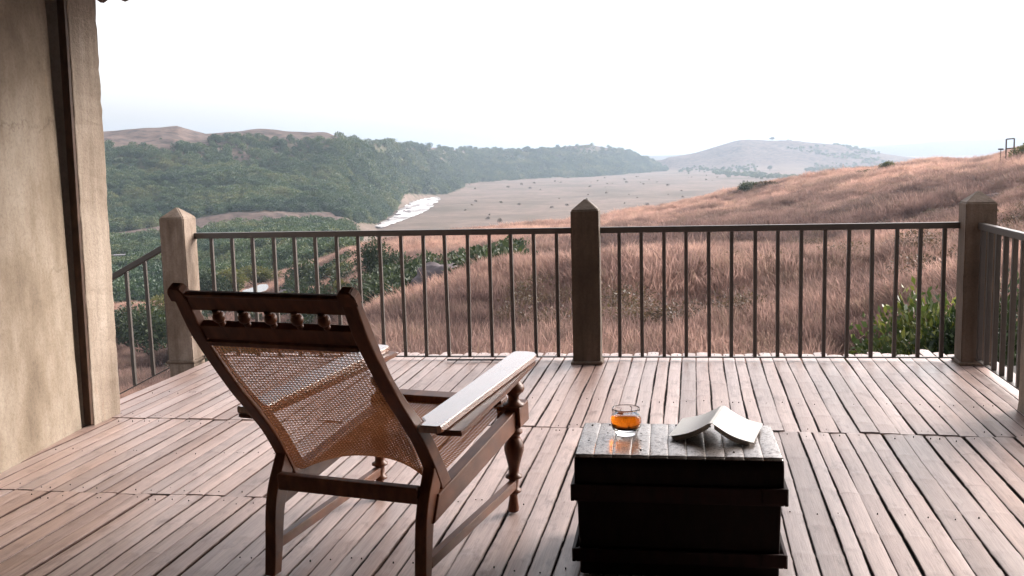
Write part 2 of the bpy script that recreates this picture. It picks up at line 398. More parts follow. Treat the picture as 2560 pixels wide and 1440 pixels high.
def mat_tea():
    m, t, b = new_mat('tea')
    b.inputs['Base Color'].default_value = (1.0, .27, .014, 1); b.inputs['Roughness'].default_value = 0.0
    b.inputs['Transmission Weight'].default_value = 1.0; b.inputs['IOR'].default_value = 1.33; return m
M['glass'] = mat_glass(); M['tea'] = mat_tea()

# ------------------------------------------------------------------ terrain
def zz(D, z): return (D, z)
KN = {}
def colm(px, *ks):
    L = []
    for k in ks:
        if k[0] == 'p': L.append((k[1], z_at(px, k[2], k[1])))
        else: L.append(k)
    dx, dy = azdir(px); KN[math.atan2(dx, dy)] = np.array(L, float)
P = lambda D, py: ('p', D, py)
left = ((6, -4.5), (22, -8), (40, -11), (60, -14), (100, -18), (150, -22.5))
colm(-900, *left, (200, -26), (300, -31), (400, -33.5), (480, -36), (540, -38), (720, -8), (900, 38), (1200, 25), (3500, -30), (9500, -41))
colm(260, *left, P(200, 760), P(300, 690), P(400, 640), P(480, 612), P(540, 590), P(720, 430), P(900, 316), (1200, 20), (3500, -30), (9500, -41))
colm(360, *left, P(200, 752), P(300, 682), P(400, 634), P(490, 602), P(550, 580), P(730, 422), P(915, 308), (1200, 20), (3500, -30), (9500, -41))
colm(450, (6, -4.5), (22, -7.5), (40, -10.5), (60, -14), (100, -18), (150, -20.3), P(200, 742), P(300, 672), P(400, 627), P(500, 592), P(560, 570), P(740, 415), P(930, 303), (1250, 20), (3500, -30), (9500, -41))
colm(520, (6, -4.5), (22, -7.2), (40, -10.2), (60, -13.7), (100, -17.6), (155, -20), P(220, 718), P(310, 658), P(400, 620), P(490, 586), P(560, 560), P(745, 415), P(935, 327), (1250, 20), (3500, -30), (9500, -41))
colm(650, (6, -4.5), (22, -6.5), (40, -9.5), (60, -13), (100, -17), (160, -19.6), P(260, 662), P(330, 632), P(400, 608), P(480, 577), P(560, 545), P(760, 410), P(950, 317), (1300, 15), (3500, -30), (9500, -41))
colm(820, (6, -4.5), (22, -4.2), (36, -6.4), (50, -10), (80, -12), (120, -14), P(230, 625), P(320, 610), P(420, 594), P(500, 568), P(590, 540), P(775, 435), P(950, 325), (1300, 15), (3500, -30), (9500, -41))
colm(860, (6, -4.5), (22, -3.6), (37, -5.4), (50, -9), (80, -10.5), P(120, 690), P(220, 606), (330, -29), (430, -35), P(530, 562), P(620, 535), P(790, 440), P(960, 342), (1300, 15), (3500, -30), (9500, -41))
colm(935, (6, -4.4), P(22, 893), P(39, 782), (51, -7.6), P(77, 730), P(117, 662), P(203, 586), (300, -28), (430, -38), (690, -41.4), P(800, 522), P(980, 430), P(1130, 350), (1500, 12), (3500, -33), (9500, -41))
colm(1000, (6, -4.3), P(22, 890), P(40, 770), (52, -7), P(75, 715), P(115, 640), P(190, 572), (280, -27), (450, -39), (890, -41.4), P(1020, 484), P(1200, 425), P(1350, 358), (1700, 10), (3500, -35), (9500, -41))
colm(1070, (6, -4.3), P(22, 888), P(41, 752), (52, -6.4), P(75, 704), P(115, 632), P(186, 564), (290, -27), (470, -39.5), (1060, -41.4), P(1220, 475), P(1430, 418), P(1600, 363), (1950, 10), (3600, -35), (9500, -41))
colm(1135, (6, -4.2), P(22, 886), P(41, 738), (52, -6.0), P(75, 697), P(115, 626), P(183, 558), (295, -27), (485, -40), (1250, -41.4), P(1430, 465), P(1650, 411), P(1830, 368), (2200, 10), (3700, -35), (9500, -41))
colm(1200, (6, -4.2), P(22, 885), P(42, 725), (52, -5.6), P(75, 690), P(115, 620), P(180, 553), (300, -27), (500, -40), (1300, -41.3), P(1650, 455), P(1880, 405), P(2060, 374), (2500, 10), (3800, -35), (9500, -41))
colm(1330, (6, -4.1), P(22, 885), P(43, 708), (53, -5.2), P(77, 655), P(117, 598), P(185, 541), (310, -25), (520, -39), (1050, -41), P(1800, 448), P(2020, 402), P(2200, 372), (2600, 10), (3800, -35), (9500, -41))
colm(1470, (6, -4), P(22, 885), P(45, 695), (55, -4.9), P(80, 625), P(120, 578), P(190, 528), (320, -24), (550, -39), (1100, -41), P(1950, 442), P(2160, 395), P(2320, 356), (2700, 10), (3900, -35), (9500, -41))
colm(1560, (6, -4), P(22, 883), P(48, 694), P(58, 670), P(85, 605), P(140, 548), P(200, 515), (340, -23), (590, -39), (1200, -41), P(2100, 436), P(2320, 403), P(2480, 374), (2900, 0), (3900, -35), (9500, -41))
colm(1645, (6, -4), P(22, 882), P(50, 692), P(60, 660), P(90, 590), P(150, 530), P(210, 503), (360, -22), (620, -39), (1300, -41), P(2300, 430), P(2500, 418), P(2700, 399), (3000, -25), (4000, -38), (9500, -41))
colm(1730, (6, -4), P(22, 882), P(50, 692), P(62, 650), P(90, 586), P(145, 522), P(216, 486), (380, -20), (650, -38), (1350, -41), P(2250, 427), P(2550, 402), P(2780, 384), (3200, -10), (4000, -38), (9500, -41))
colm(1850, (6, -4), P(22, 882), P(50, 690), P(65, 640), P(90, 580), P(140, 512), P(225, 463), (400, -18), (700, -38), (1400, -41), P(2250, 424), P(2550, 380), P(2800, 350), (3200, 0), (4000, -38), (9500, -41))
colm(1960, (6, -3.9), P(21, 885), P(50, 686), P(65, 632), P(90, 572), P(136, 502), P(220, 441), (400, -15), (720, -37), (1450, -41), P(2250, 424), P(2580, 382), P(2800, 351), (3200, 0), (4000, -38), (9500, -41))
colm(2100, (6, -3.8), P(20, 890), P(50, 680), P(65, 620), P(90, 560), P(130, 490), P(215, 417), (400, -12), (750, -36), (1500, -41), P(2250, 425), P(2600, 385), P(2780, 361), (3200, 0), (4000, -38), (9500, -41))
colm(2220, (6, -3.6), P(19, 890), P(49, 665), P(63, 604), P(88, 538), P(130, 462), P(212, 400), (400, -9), (780, -35), (1550, -41), P(2250, 425), P(2600, 400), P(2780, 388), (3200, -20), (4000, -38), (9500, -41))
colm(2330, (6, -3.5), P(18, 890), P(48, 645), P(62, 585), P(85, 514), P(130, 435), P(205, 385), (400, -6), (800, -34), (1600, -41), (2300, -41), (2600, -38), (2800, -36), (3200, -38), (4000, -40), (9500, -41))
colm(2450, (6, -3.3), P(16, 900), P(46, 620), P(60, 560), P(82, 490), P(125, 420), P(185, 386), (400, -5), (800, -33), (1600, -41), (2300, -41), (2600, -41), (2800, -41), (3200, -41), (4000, -41), (9500, -41))
colm(2560, (6, -3.2), P(14, 930), P(45, 600), P(58, 530), P(80, 460), P(115, 400), P(160, 350), (400, 0), (800, -30), (1600, -41), (2300, -41), (2600, -41), (2800, -41), (3200, -41), (4000, -41), (9500, -41))
colm(3200, (6, -3), (14, -2.8), (45, -1.0), (58, -.2), (80, 1.2), (115, 3.2), (160, 6.5), (400, 5), (800, -25), (1600, -41), (2300, -41), (2600, -41), (2800, -41), (3200, -41), (4000, -41), (9500, -41))
KA = np.array(sorted(KN)); KD = np.stack([KN[a][:, 0] for a in KA]); KZ = np.stack([KN[a][:, 1] for a in KA])

def _hash(i, j, s):
    h = (i * 374761393 + j * 668265263 + s * 974711) & 0xffffffff
    h = ((h ^ (h >> 13)) * 1274126177) & 0xffffffff
    return ((h ^ (h >> 16)) & 0xffff) / 65535.0
def vnoise(x, y, s=0):
    xi = np.floor(x).astype(np.int64); yi = np.floor(y).astype(np.int64)
    fx = x - xi; fy = y - yi; fx = fx * fx * (3 - 2 * fx); fy = fy * fy * (3 - 2 * fy)
    a = _hash(xi, yi, s); b = _hash(xi + 1, yi, s); c = _hash(xi, yi + 1, s); d = _hash(xi + 1, yi + 1, s)
    return (a + (b - a) * fx) * (1 - fy) + (c + (d - c) * fx) * fy - 0.5
def fbm(x, y, s=0, o=4):
    r = 0; a = 1.0
    for k in range(o):
        r = r + a * vnoise(x * 2 ** k, y * 2 ** k, s + k); a *= 0.5
    return r
def smooth_knots(a):
    """knot distances and heights at azimuth a, smoothly interpolated"""
    a = np.clip(a, KA[0], KA[-1] - 1e-6)
    i = np.clip(np.searchsorted(KA, a, side='right') - 1, 0, len(KA) - 2)
    f = (a - KA[i]) / (KA[i + 1] - KA[i]); f = f[..., None]
    return KD[i] * (1 - f) + KD[i + 1] * f, KZ[i] * (1 - f) + KZ[i + 1] * f
def height(x, y, rough=True, want_k=False):
    x = np.asarray(x, float).ravel(); y = np.asarray(y, float).ravel()
    D = np.hypot(x, y); a = np.arctan2(x, y)
    kd, kz = smooth_knots(a)
    n = kd.shape[1]
    idx = np.clip((D[:, None] >= kd).sum(1) - 1, 0, n - 2); ar = np.arange(len(D))
    d0, d1 = kd[ar, idx], kd[ar, idx + 1]; z0, z1 = kz[ar, idx], kz[ar, idx + 1]
    t = np.clip((D - d0) / (d1 - d0), 0, 1)
    # monotone-ish cubic (Catmull-Rom tangents, limited)
    sl = (kz[:, 1:] - kz[:, :-1]) / (kd[:, 1:] - kd[:, :-1])
    m = np.zeros_like(kz); m[:, 1:-1] = np.where(sl[:, 1:] * sl[:, :-1] > 0, 2 * sl[:, 1:] * sl[:, :-1] / (sl[:, 1:] + sl[:, :-1] + 1e-12), 0)
    m0, m1 = m[ar, idx] * (d1 - d0), m[ar, idx + 1] * (d1 - d0)
    t2 = t * t; t3 = t2 * t
    z = (2 * t3 - 3 * t2 + 1) * z0 + (t3 - 2 * t2 + t) * m0 + (-2 * t3 + 3 * t2) * z1 + (t3 - t2) * m1
    if rough:
        near = np.exp(-(np.maximum(D - 15, 0) / 160.0) ** 2)
        z = z + near * (1.7 * fbm(x / 13, y / 13, 3, 3) * np.clip((D - 9) / 25, 0, 1) + .25 * fbm(x / 2.7, y / 2.7, 9, 2))
        hill = np.clip((idx - 9.5) / 1.0, 0, 1) * np.clip(1 - (D - 3500) / 1500, 0, 1)
        z = z + hill * (9 * fbm(x / 80, y / 80, 21, 4) + 5 * fbm(x / 24, y / 24, 22, 2)) * np.clip((12.3 - idx - t) / .9, .25, 1)
        z = z - 4.0 * np.clip((idx + t - 10.4) / .8, 0, 1) * np.clip((12.8 - idx - t) / .6, 0, 1) * (a < azx(1668))
        mid = np.clip((D - 150) / 150, 0, 1) * np.clip((560 - D) / 200, 0, 1)
        z = z + mid * 2.2 * fbm(x / 30, y / 30, 41, 3)
    z = z - (.7 * np.clip((D - 14) / 20, 0, 1) + 2.1 * np.clip((D - 45) / 110, 0, 1)) * np.clip((330 - D) / 80, 0, 1)
    if want_k: return z, idx + t
    return z
# river outline on the valley floor
def on_z(px, py, z):
    d = ray(px, py); t = (z - EYE) / d[2]; return (d[0] * t, d[1] * t)
RZ = -40.4
RIV = [on_z(p, q, RZ) for p, q in [(935, 566), (957, 555), (990, 536), (1003, 521), (1024, 504), (1062, 495), (1094, 492), (1100, 495), (1092, 503), (1084, 517), (1058, 530), (1032, 541), (990, 556), (950, 570)]]
STR_Z = -19.3
STREAM = [on_z(p, q, STR_Z) for p, q in [(596, 733), (612, 725), (634, 718), (648, 711), (664, 710), (673, 716), (668, 724), (650, 731), (622, 736)]]
def inside(poly, x, y):
    r = np.zeros(len(x), bool); n = len(poly)
    for i in range(n):
        x0, y0 = poly[i]; x1, y1 = poly[(i + 1) % n]
        c = ((y0 > y) != (y1 > y)) & (x < (x1 - x0) * (y - y0) / (y1 - y0 + 1e-12) + x0); r ^= c
    return r
def ground_z(x, y):
    x = np.asarray(x, float).ravel(); y = np.asarray(y, float).ravel()
    z = height(x, y)
    z = np.where(inside(RIV, x, y), np.minimum(z, RZ - .6), z)
    return np.where(inside(STREAM, x, y), np.minimum(z, STR_Z - .4), z)
def pix(x, y, z):
    q = np.stack([x, y, np.asarray(z) - EYE], -1); a = q @ CR; b = q @ CU; c = q @ _f
    return 1280 + FPX * a / c, 720 - FPX * b / c

def build_terrain():
    az = np.concatenate([np.linspace(-180, -42, 24)[:-1], np.linspace(-42, -31, 16)[:-1], np.linspace(-31, 32, 300), np.linspace(32, 44, 16)[1:], np.linspace(44, 180, 24)[1:-1]]) * math.pi / 180
    ds = np.concatenate([[0.5, 3, 5], np.geomspace(6, 400, 190), np.geomspace(400, 3200, 200)[1:], np.geomspace(3200, 9300, 24)[1:]])
    A, Dd = np.meshgrid(az, ds); x = Dd * np.sin(A); y = Dd * np.cos(A)
    z, k = height(x, y, want_k=True)
    z = ground_z(x, y)
    V = np.stack([x.ravel(), y.ravel(), z], -1)
    na, nd = len(az), len(ds)
    i = np.arange(nd - 1)[:, None] * na + np.arange(na)[None]; j = np.arange(nd - 1)[:, None] * na + (np.arange(na)[None] + 1) % na
    F = np.stack([i, j, j + na, i + na], -1).reshape(-1, 4)[:, ::-1]
    me = mesh_np('ground', V, np.ascontiguousarray(F))
    xr, yr = x.ravel(), y.ravel()
    dry = np.clip(1.25 - np.clip((k - 6.0), 0, 3) / 2 * .2, 0, 1) * np.where(k < 6.4, .0, 1.0)
    dry = np.where(k < 6.4, 0.35 + 0.4 * np.clip((np.hypot(xr, yr) - 60) / 120, 0, 1), 1.0)
    wood = forest_mask(xr, yr, k)
    plain = np.clip((k - 6.8) / 1.0, 0, 1) * np.clip((10.6 - k) / .5, 0, 1) * (np.arctan2(xr, yr) > azx(880))
    plain = np.maximum(plain, (k > 13.2) * 1.0)
    ca = me.color_attributes.new('zone', 'FLOAT_COLOR', 'POINT')
    ca.data.foreach_set('color', np.stack([dry, wood, plain, np.ones_like(dry)], -1).astype(np.float32).ravel())
    o = obj('ground', me, M['ground'], smooth=True); tag(o, 'dry grass hillside falling to a river valley and hills beyond', kind='structure')
    return o
def azx(px):
    dx, dy = azdir(px); return math.atan2(dx, dy)
_FX = np.array([azx(p) for p in (-900, 260, 450, 520, 650, 800, 860, 1000, 1200, 1400, 1470, 1560, 1645, 1700)])
_FM = np.array([11.5, 11.5, 11.4, 11.55, 11.42, 11.5, 11.8, 12.1, 11.95, 11.75, 11.5, 11.9, 12.0, 9.0])
def forest_mask(x, y, k):
    a = np.arctan2(x, y); top = np.interp(a, _FX, _FM)
    low = np.where(a < azx(850), 10.05, 10.0)
    n = fbm(x / 60, y / 60, 77, 3) * .55
    qx, qy = pix(x, y, np.full(len(x), -40.0))
    bank = (qy > 470) & (qy < 585) & (qx < np.interp(qy, [470, 483, 493, 503, 521, 537, 559, 585], [1165, 1125, 1064, 1016, 994, 978, 938, 890]) - 5) & (qx > 840) & (np.hypot(x, y) > 520) & (y > 0)
    m = np.clip((top + .15 + n * .9 - k) / .6, 0, 1) * np.clip((k - low - n * .1) / .04, 0, 1) * (a < azx(1668)) * ((k < 11.6) | (a > azx(840)))
    m = np.maximum(m, bank * (k < 11.6) * 1.0)
    # woodland also fills the lower left bank
    lo = (k > 6.15) & (k < 9.3) & (a < azx(890))
    m = np.where(lo, np.clip((fbm(x / 45, y / 45, 15, 3) + .30) / .15, 0, 1), m)
    gap = fbm(x / 38, y / 38, 5, 3) > .42
    return np.where(gap & ~lo, m * .2, m)
build_terrain()

def water(name, poly, z, label, mat='water'):
    me = mesh_np(name, [(p[0], p[1], z) for p in poly], [list(range(len(poly)))])
    o = obj(name, me, M[mat]); tag(o, label, kind='structure'); return o
def ragged(poly, n, amp, seed):
    g = random.Random(seed); o = []
    for i in range(len(poly)):
        a, c = poly[i], poly[(i + 1) % len(poly)]
        for j in range(n):
            t_ = j / n; o.append((a[0] + (c[0] - a[0]) * t_ + g.gauss(0, amp), a[1] + (c[1] - a[1]) * t_ + g.gauss(0, amp * 2.5)))
    return o
water('river', ragged(RIV, 5, 1.3, 4), RZ, 'pale river shining in the valley below the wooded hill')
water('stream', ragged(STREAM, 4, .12, 6), STR_Z, 'small bright stream pool in the gully below the deck', 'pool')

# far ranges beyond the plain
def far_range(name, D0, D1, pts, label, seed):
    xs = np.array([p[0] for p in pts]); ys = np.array([p[1] for p in pts])
    px = np.linspace(xs[0], xs[-1], 120); ridge = np.interp(px, xs, ys)
    ts = np.linspace(0, 1, 22); V = []
    for i, p in enumerate(px):
        dx, dy = azdir(p); zr = z_at(p, ridge[i], (D0 + D1) / 2)
        for t in ts:
            D = D0 + (D1 - D0) * t; prof = math.sin(math.pi * t) ** 1.3
            V.append((dx * D, dy * D, -43 + (zr + 43) * prof))
    V = np.array(V); V[:, 2] += 14 * fbm(V[:, 0] / 420, V[:, 1] / 420, seed, 4) * np.tile(np.sin(np.pi * ts), len(px))
    n = len(ts); i = np.arange(len(px) - 1)[:, None] * n + np.arange(n - 1)[None]
    F = np.stack([i, i + n, i + n + 1, i + 1], -1).reshape(-1, 4)
    me = mesh_np(name, V, F); o = obj(name, me, M['ground'], smooth=True)
    me.color_attributes.new('zone', 'FLOAT_COLOR', 'POINT').data.foreach_set('color', np.tile(np.array([.6, .5, 0, 1], np.float32), len(V)))
    tag(o, label, kind='structure')
far_range('distant_hills', 4700, 6400, [(1500, 392), (1640, 389), (1760, 386), (2100, 374), (2200, 365), (2330, 352), (2450, 350), (2700, 338), (3100, 330)], 'pale blue range of hills far beyond the plain', 5)
far_range('distant_hills', 6800, 9000, [(1900, 372), (2150, 358), (2300, 345), (2420, 330), (2560, 321), (2800, 312), (3200, 320)], 'faint farthest hills almost lost in the haze', 8)

# ------------------------------------------------------------------ plant meshes
def leaf_cloud(name, n, rad, size, seed, lumps=7, long=1.6, shell=0.55, droop=0.2, flat=1.0, folded=False):
    """leaf faces gathered in clumps through a crown of radii rad, centre at origin height rad[2]"""
    g = np.random.default_rng(seed)
    d = g.normal(size=(lumps, 3)); d /= np.linalg.norm(d, axis=1)[:, None]
    C = d * g.uniform(.30, .72, (lumps, 1)); C[:, 2] = np.abs(C[:, 2]) * .9 - .25; C[0] = (0, 0, 0)
    rl = g.uniform(.34, .58, lumps); rl[0] = .62
    which = g.integers(0, lumps, n); q = g.normal(size=(n, 3)); q /= np.linalg.norm(q, axis=1)[:, None]
    rr = rl[which] * (shell + (1 - shell) * g.uniform(0, 1, n) ** .5) * (1 + .14 * g.normal(size=n))
    p = (C[which] + q * rr[:, None]) * np.array(rad); p[:, 2] += rad[2] * .92
    p[:, 2] = np.maximum(p[:, 2], g.uniform(.0, .18, n) * rad[2])
    ax = q + g.normal(scale=.55, size=(n, 3)); ax[:, 2] -= droop; ax /= np.linalg.norm(ax, axis=1)[:, None]
    up = np.cross(ax, g.normal(size=(n, 3))); up /= np.linalg.norm(up, axis=1)[:, None]
    s = size * g.uniform(.6, 1.35, n)[:, None]
    L = ax * s * long; W = up * s * .5
    tip = p + L; mid = p + L * .45
    nrm = np.cross(ax, up)
    V = np.stack([p, mid + W + nrm * s * .10, tip - nrm * s * .12, mid - W + nrm * s * .10], 1).reshape(-1, 3)
    F = np.arange(4 * n).reshape(-1, 4)
    return mesh_np(name, V, F)
def trunk_mb(h, r, spread, seed, limbs=5):
    g = random.Random(seed); b = MB()
    b.tube([(0, 0, -.25 * h), (g.uniform(-.03, .03) * h, 0, .35 * h), (g.uniform(-.06, .06) * h, g.uniform(-.06, .06) * h, .75 * h)], [r * 1.25, r, r * .5])
    for k in range(limbs):
        a = g.uniform(0, 6.28); z0 = g.uniform(.15, .5) * h
        b.tube([(0, 0, z0), (math.cos(a) * spread * .4, math.sin(a) * spread * .4, z0 + .2 * h), (math.cos(a) * spread * .75, math.sin(a) * spread * .75, z0 + g.uniform(.25, .42) * h)], [r * .5, r * .35, r * .12], 5)
    return b

# ------------------------------------------------------------------ scatter: many small plants as one object
SRC = bpy.data.collections.new('plant_sources')
def scatter(name, pts, scl, rot, meshes, mat, label, tone=None):
    sub = bpy.data.collections.new(name + '_source')
    for k, me in enumerate(meshes):
        if not me.materials: me.materials.append(mat)
        sub.objects.link(bpy.data.objects.new('%s_source_%02d' % (name, k), me))
    pm = bpy.data.meshes.new(name); pm.vertices.add(len(pts)); pm.vertices.foreach_set('co', np.asarray(pts, np.float32).ravel())
    a = pm.attributes.new('size', 'FLOAT', 'POINT'); a.data.foreach_set('value', np.asarray(scl, np.float32))
    a = pm.attributes.new('turn', 'FLOAT_VECTOR', 'POINT'); a.data.foreach_set('vector', np.asarray(rot, np.float32).ravel())
    if tone is not None: a = pm.attributes.new('tone', 'FLOAT', 'POINT'); a.data.foreach_set('value', np.asarray(tone, np.float32))
    a = pm.attributes.new('pick', 'INT', 'POINT'); a.data.foreach_set('value', RNG.integers(0, len(meshes), len(pts)).astype(np.int32))
    pm.update()
    o = obj(name, pm, mat); tag(o, label, kind='stuff')
    ng = bpy.data.node_groups.new(name, 'GeometryNodeTree')
    ng.interface.new_socket('Geometry', in_out='INPUT', socket_type='NodeSocketGeometry')
    ng.interface.new_socket('Geometry', in_out='OUTPUT', socket_type='NodeSocketGeometry')
    gi = ng.nodes.new('NodeGroupInput'); go = ng.nodes.new('NodeGroupOutput')
    inst = ng.nodes.new('GeometryNodeInstanceOnPoints'); ci = ng.nodes.new('GeometryNodeCollectionInfo')
    ci.inputs['Collection'].default_value = sub; ci.inputs['Separate Children'].default_value = True; ci.inputs['Reset Children'].default_value = True
    inst.inputs['Pick Instance'].default_value = True
    def named(n, t):
        q = ng.nodes.new('GeometryNodeInputNamedAttribute'); q.data_type = t; q.inputs['Name'].default_value = n; return q.outputs['Attribute']
    er = ng.nodes.new('FunctionNodeEulerToRotation')
    L = ng.links
    L.new(gi.outputs[0], inst.inputs['Points']); L.new(ci.outputs[0], inst.inputs['Instance'])
    L.new(named('pick', 'INT'), inst.inputs['Instance Index']); L.new(named('turn', 'FLOAT_VECTOR'), er.inputs[0])
    L.new(er.outputs[0], inst.inputs['Rotation']); L.new(named('size', 'FLOAT'), inst.inputs['Scale']); L.new(inst.outputs[0], go.inputs[0])
    md = o.modifiers.new('scatter', 'NODES'); md.node_group = ng
    return o
def rots(n, tilt=.12):
    return np.stack([RNG.normal(scale=tilt, size=n), RNG.normal(scale=tilt, size=n), RNG.uniform(0, 6.28, n)], -1)

def grass_tuft(name, n, h, spread, wid, seed):
    g = np.random.default_rng(seed)
    a = g.uniform(0, 6.28, n); r = spread * np.sqrt(g.uniform(0, 1, n))
    base = np.stack([r * np.cos(a), r * np.sin(a), np.full(n, -.08)], -1)
    la = a + g.normal(scale=.8, size=n); lean = np.abs(g.normal(scale=.42, size=n)) + .05
    H = h * g.uniform(.5, 1.15, n)
    dirh = np.stack([np.cos(la), np.sin(la), np.zeros(n)], -1)
    side = np.stack([-np.sin(la + g.normal(scale=.9, size=n)), np.cos(la), np.zeros(n)], -1)
    side /= np.linalg.norm(side, axis=1)[:, None]
    V = []; T = []
    for t, wq in ((0, .8), (.40, .9), (.72, 1.0), (.86, 2.1), (1.0, .5)):
        c = base + dirh * (lean * H * t ** 2.0)[:, None] + np.array([0, 0, 1]) * (H * t * (1 - .25 * lean * t))[:, None]
        w_ = (wid * wq * g.uniform(.7, 1.3, n))[:, None] * side
        V += [c - w_, c + w_]; T += [np.full(n, max(0, (t - .35) / .5))] * 2
    k = len(V); V = np.stack(V, 1).reshape(-1, 3); T = np.clip(np.stack(T, 1).ravel(), 0, 1)
    F = []
    b0 = np.arange(n) * k
    for s in range(0, k - 2, 2): F.append(np.stack([b0 + s, b0 + s + 1, b0 + s + 3, b0 + s + 2], -1))
    me = mesh_np(name, V, np.concatenate(F))
    at = me.attributes.new('tip', 'FLOAT', 'POINT'); at.data.foreach_set('value', T.astype(np.float32))
    return me

def polar_points(n, a0, a1, d0, d1, power):
    """points between two azimuths, distance density ~ D**power"""
    u = RNG.uniform(0, 1, n); p = power + 1
    D = (d0 ** p + u * (d1 ** p - d0 ** p)) ** (1 / p) if abs(p) > 1e-6 else d0 * (d1 / d0) ** u
    a = RNG.uniform(a0, a1, n); return D * np.sin(a), D * np.cos(a)

def build_grass():
    tufts = [grass_tuft('tuft', 260, .90, .66, .0043, s) for s in range(5)]
    X = []; S = []; TN = []
    for n, d0, d1, s0 in ((13000, 11, 34, .8), (34000, 34, 90, 1.0), (42000, 90, 250, 1.45)):
        x, y = polar_points(n, azx(180), azx(2900), d0, d1, .6)
        z, k = height(x, y, want_k=True); z = ground_z(x, y)
        a = np.arctan2(x, y)
        bare = fbm(x / 7, y / 7, 55, 3)
        lft = a < azx(860)
        ok = (k < 6.5) & ~(lft & (fbm(x / 18, y / 18, 31, 3) < -.02)) & (bare > -.42)
        ok &= ~((a > azx(840)) & (a < azx(1420)) & (k > 2.25) & (k < 3.3) & (fbm(x / 9, y / 9, 71, 2) < .15))
        ok &= ~inside(STREAM, x, y)
        rgt = np.clip((a - azx(1350)) / .1, 0, 1)
        nz_ = fbm(x / 16, y / 16, 88, 3) + .6 * fbm(x / 5, y / 5, 89, 2)
        band = np.interp(k, [0, 1.2, 2.0, 2.6, 3.1, 3.35, 3.7, 4.6, 5.15, 5.5, 6.5], [.40, .50, .62, .70, .95, .70, .16, .20, .50, .95, 1.0])  # shaded face and backlit crests put into the grass colour, besides darker growth
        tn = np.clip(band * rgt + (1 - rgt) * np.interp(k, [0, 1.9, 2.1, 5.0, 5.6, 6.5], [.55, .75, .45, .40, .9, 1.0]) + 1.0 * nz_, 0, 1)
        TN.append(tn[ok])
        X.append(np.stack([x, y, z], -1)[ok]); S.append(s0 * RNG.uniform(.6, 1.25, ok.sum()) * np.clip(1 + .5 * bare[ok], .6, 1.4))
    X = np.concatenate(X); S = np.concatenate(S)
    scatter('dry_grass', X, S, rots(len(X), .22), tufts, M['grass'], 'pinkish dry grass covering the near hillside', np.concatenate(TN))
    # short dead grass tops on the terrace and the ridge tops
build_grass()

def build_forest():
    V = [leaf_cloud('canopy', 520, (1.0, 1.0, .95), .15, 100 + s, lumps=9, long=1.3, shell=.78) for s in range(6)]
    X = []; S = []
    for n, a0, a1, d0, d1, s0 in ((34000, -900, 1010, 500, 1080, 2.5), (13000, -900, 900, 205, 500, 2.0), (32000, 840, 1690, 800, 2600, 3.8)):
        x, y = polar_points(n, azx(a0), azx(a1), d0, d1, 1.0)
        z, k = height(x, y, want_k=True); z = ground_z(x, y)
        m = forest_mask(x, y, k); ok = (RNG.uniform(0, 1, n) < m) & ~inside(RIV, x, y)
        X.append(np.stack([x, y, z - .6], -1)[ok]); S.append(s0 * .92 * (RNG.uniform(.66, 1.24, ok.sum()) ** 3.0) * (1 + .5 * fbm(x / 40, y / 40, 63, 2)[ok]))
    X = np.concatenate(X); S = np.concatenate(S)
    scatter('forest', X, S, rots(len(X), .1), V, M['leaf_wood'], 'dense green woodland covering the left hill')
build_forest()

def build_scrub():
    V = [leaf_cloud('scrub', 420, (1.0, 1.0, .8), .13, 500 + s, lumps=8, long=1.5, shell=.6) for s in range(4)]
    X = []; S = []
    n = 1500; x, y = polar_points(n, azx(855), azx(1295), 48, 112, .9); z = ground_z(x, y)
    px, py = pix(x, y, z)
    ok = (fbm(x / 11, y / 11, 71, 2) < .10 + .22 * (px < 1010)) & (py > 606) & (py < 800 - .13 * (px - 900)) & ~((np.abs(px - 1095) < 75) & (np.hypot(x, y) < 80) & (np.hypot(x, y) > 52))
    X.append(np.stack([x, y, z - .2], -1)[ok]); S.append(RNG.uniform(.7, 1.9, ok.sum()))
    n = 500; x, y = polar_points(n, azx(430), azx(880), 48, 210, .8); z = ground_z(x, y)
    ok = (fbm(x / 18, y / 18, 31, 3) < .1) & ~inside(STREAM, x, y)
    X.append(np.stack([x, y, z - .3], -1)[ok]); S.append(RNG.uniform(.7, 2.3, ok.sum()))
    X = np.concatenate(X); S = np.concatenate(S)
    scatter('gully_scrub', X, S, rots(len(X), .1), V, M['leaf_dark'], 'tangle of dark green scrub filling the gully')
    n = 1500; x, y = polar_points(n, azx(1250), azx(2900), 22, 190, .6); z, k = height(x, y, want_k=True); z = ground_z(x, y)
    ok = (fbm(x / 14, y / 14, 91, 3) + .35 * ((k > 3.3) & (k < 5)) > .16) & (k < 5.4)
    X = np.stack([x, y, z - .15], -1)[ok]
    W = [leaf_cloud('twigs', 1500, (1.0, 1.0, .75), .030, 600 + s, lumps=9, long=2.6, shell=.4) for s in range(4)]
    scatter('dry_scrub', X, RNG.uniform(.45, 1.35, len(X)), rots(len(X), .1), W, M['leaf_brown'], 'low brown scrub mixed into the dry grass')
build_scrub()

# ------------------------------------------------------------------ haze
def build_haze():
    b = MB(); b.box((0, 3000, 70), (26000, 20500, 250))
    m = bpy.data.materials.new('haze_air'); m.use_nodes = True; t = m.node_tree; t.nodes.clear()
    o_ = t.nodes.new('ShaderNodeOutputMaterial'); v = t.nodes.new('ShaderNodeVolumePrincipled')
    v.inputs['Color'].default_value = (.48, .59, .72, 1); v.inputs['Density'].default_value = 0.00019; v.inputs['Anisotropy'].default_value = 0.35
    t.links.new(v.outputs[0], o_.inputs['Volume'])
    o = b.build('haze', m); tag(o, 'thin bright haze over the valley', kind='stuff'); return o
build_haze()

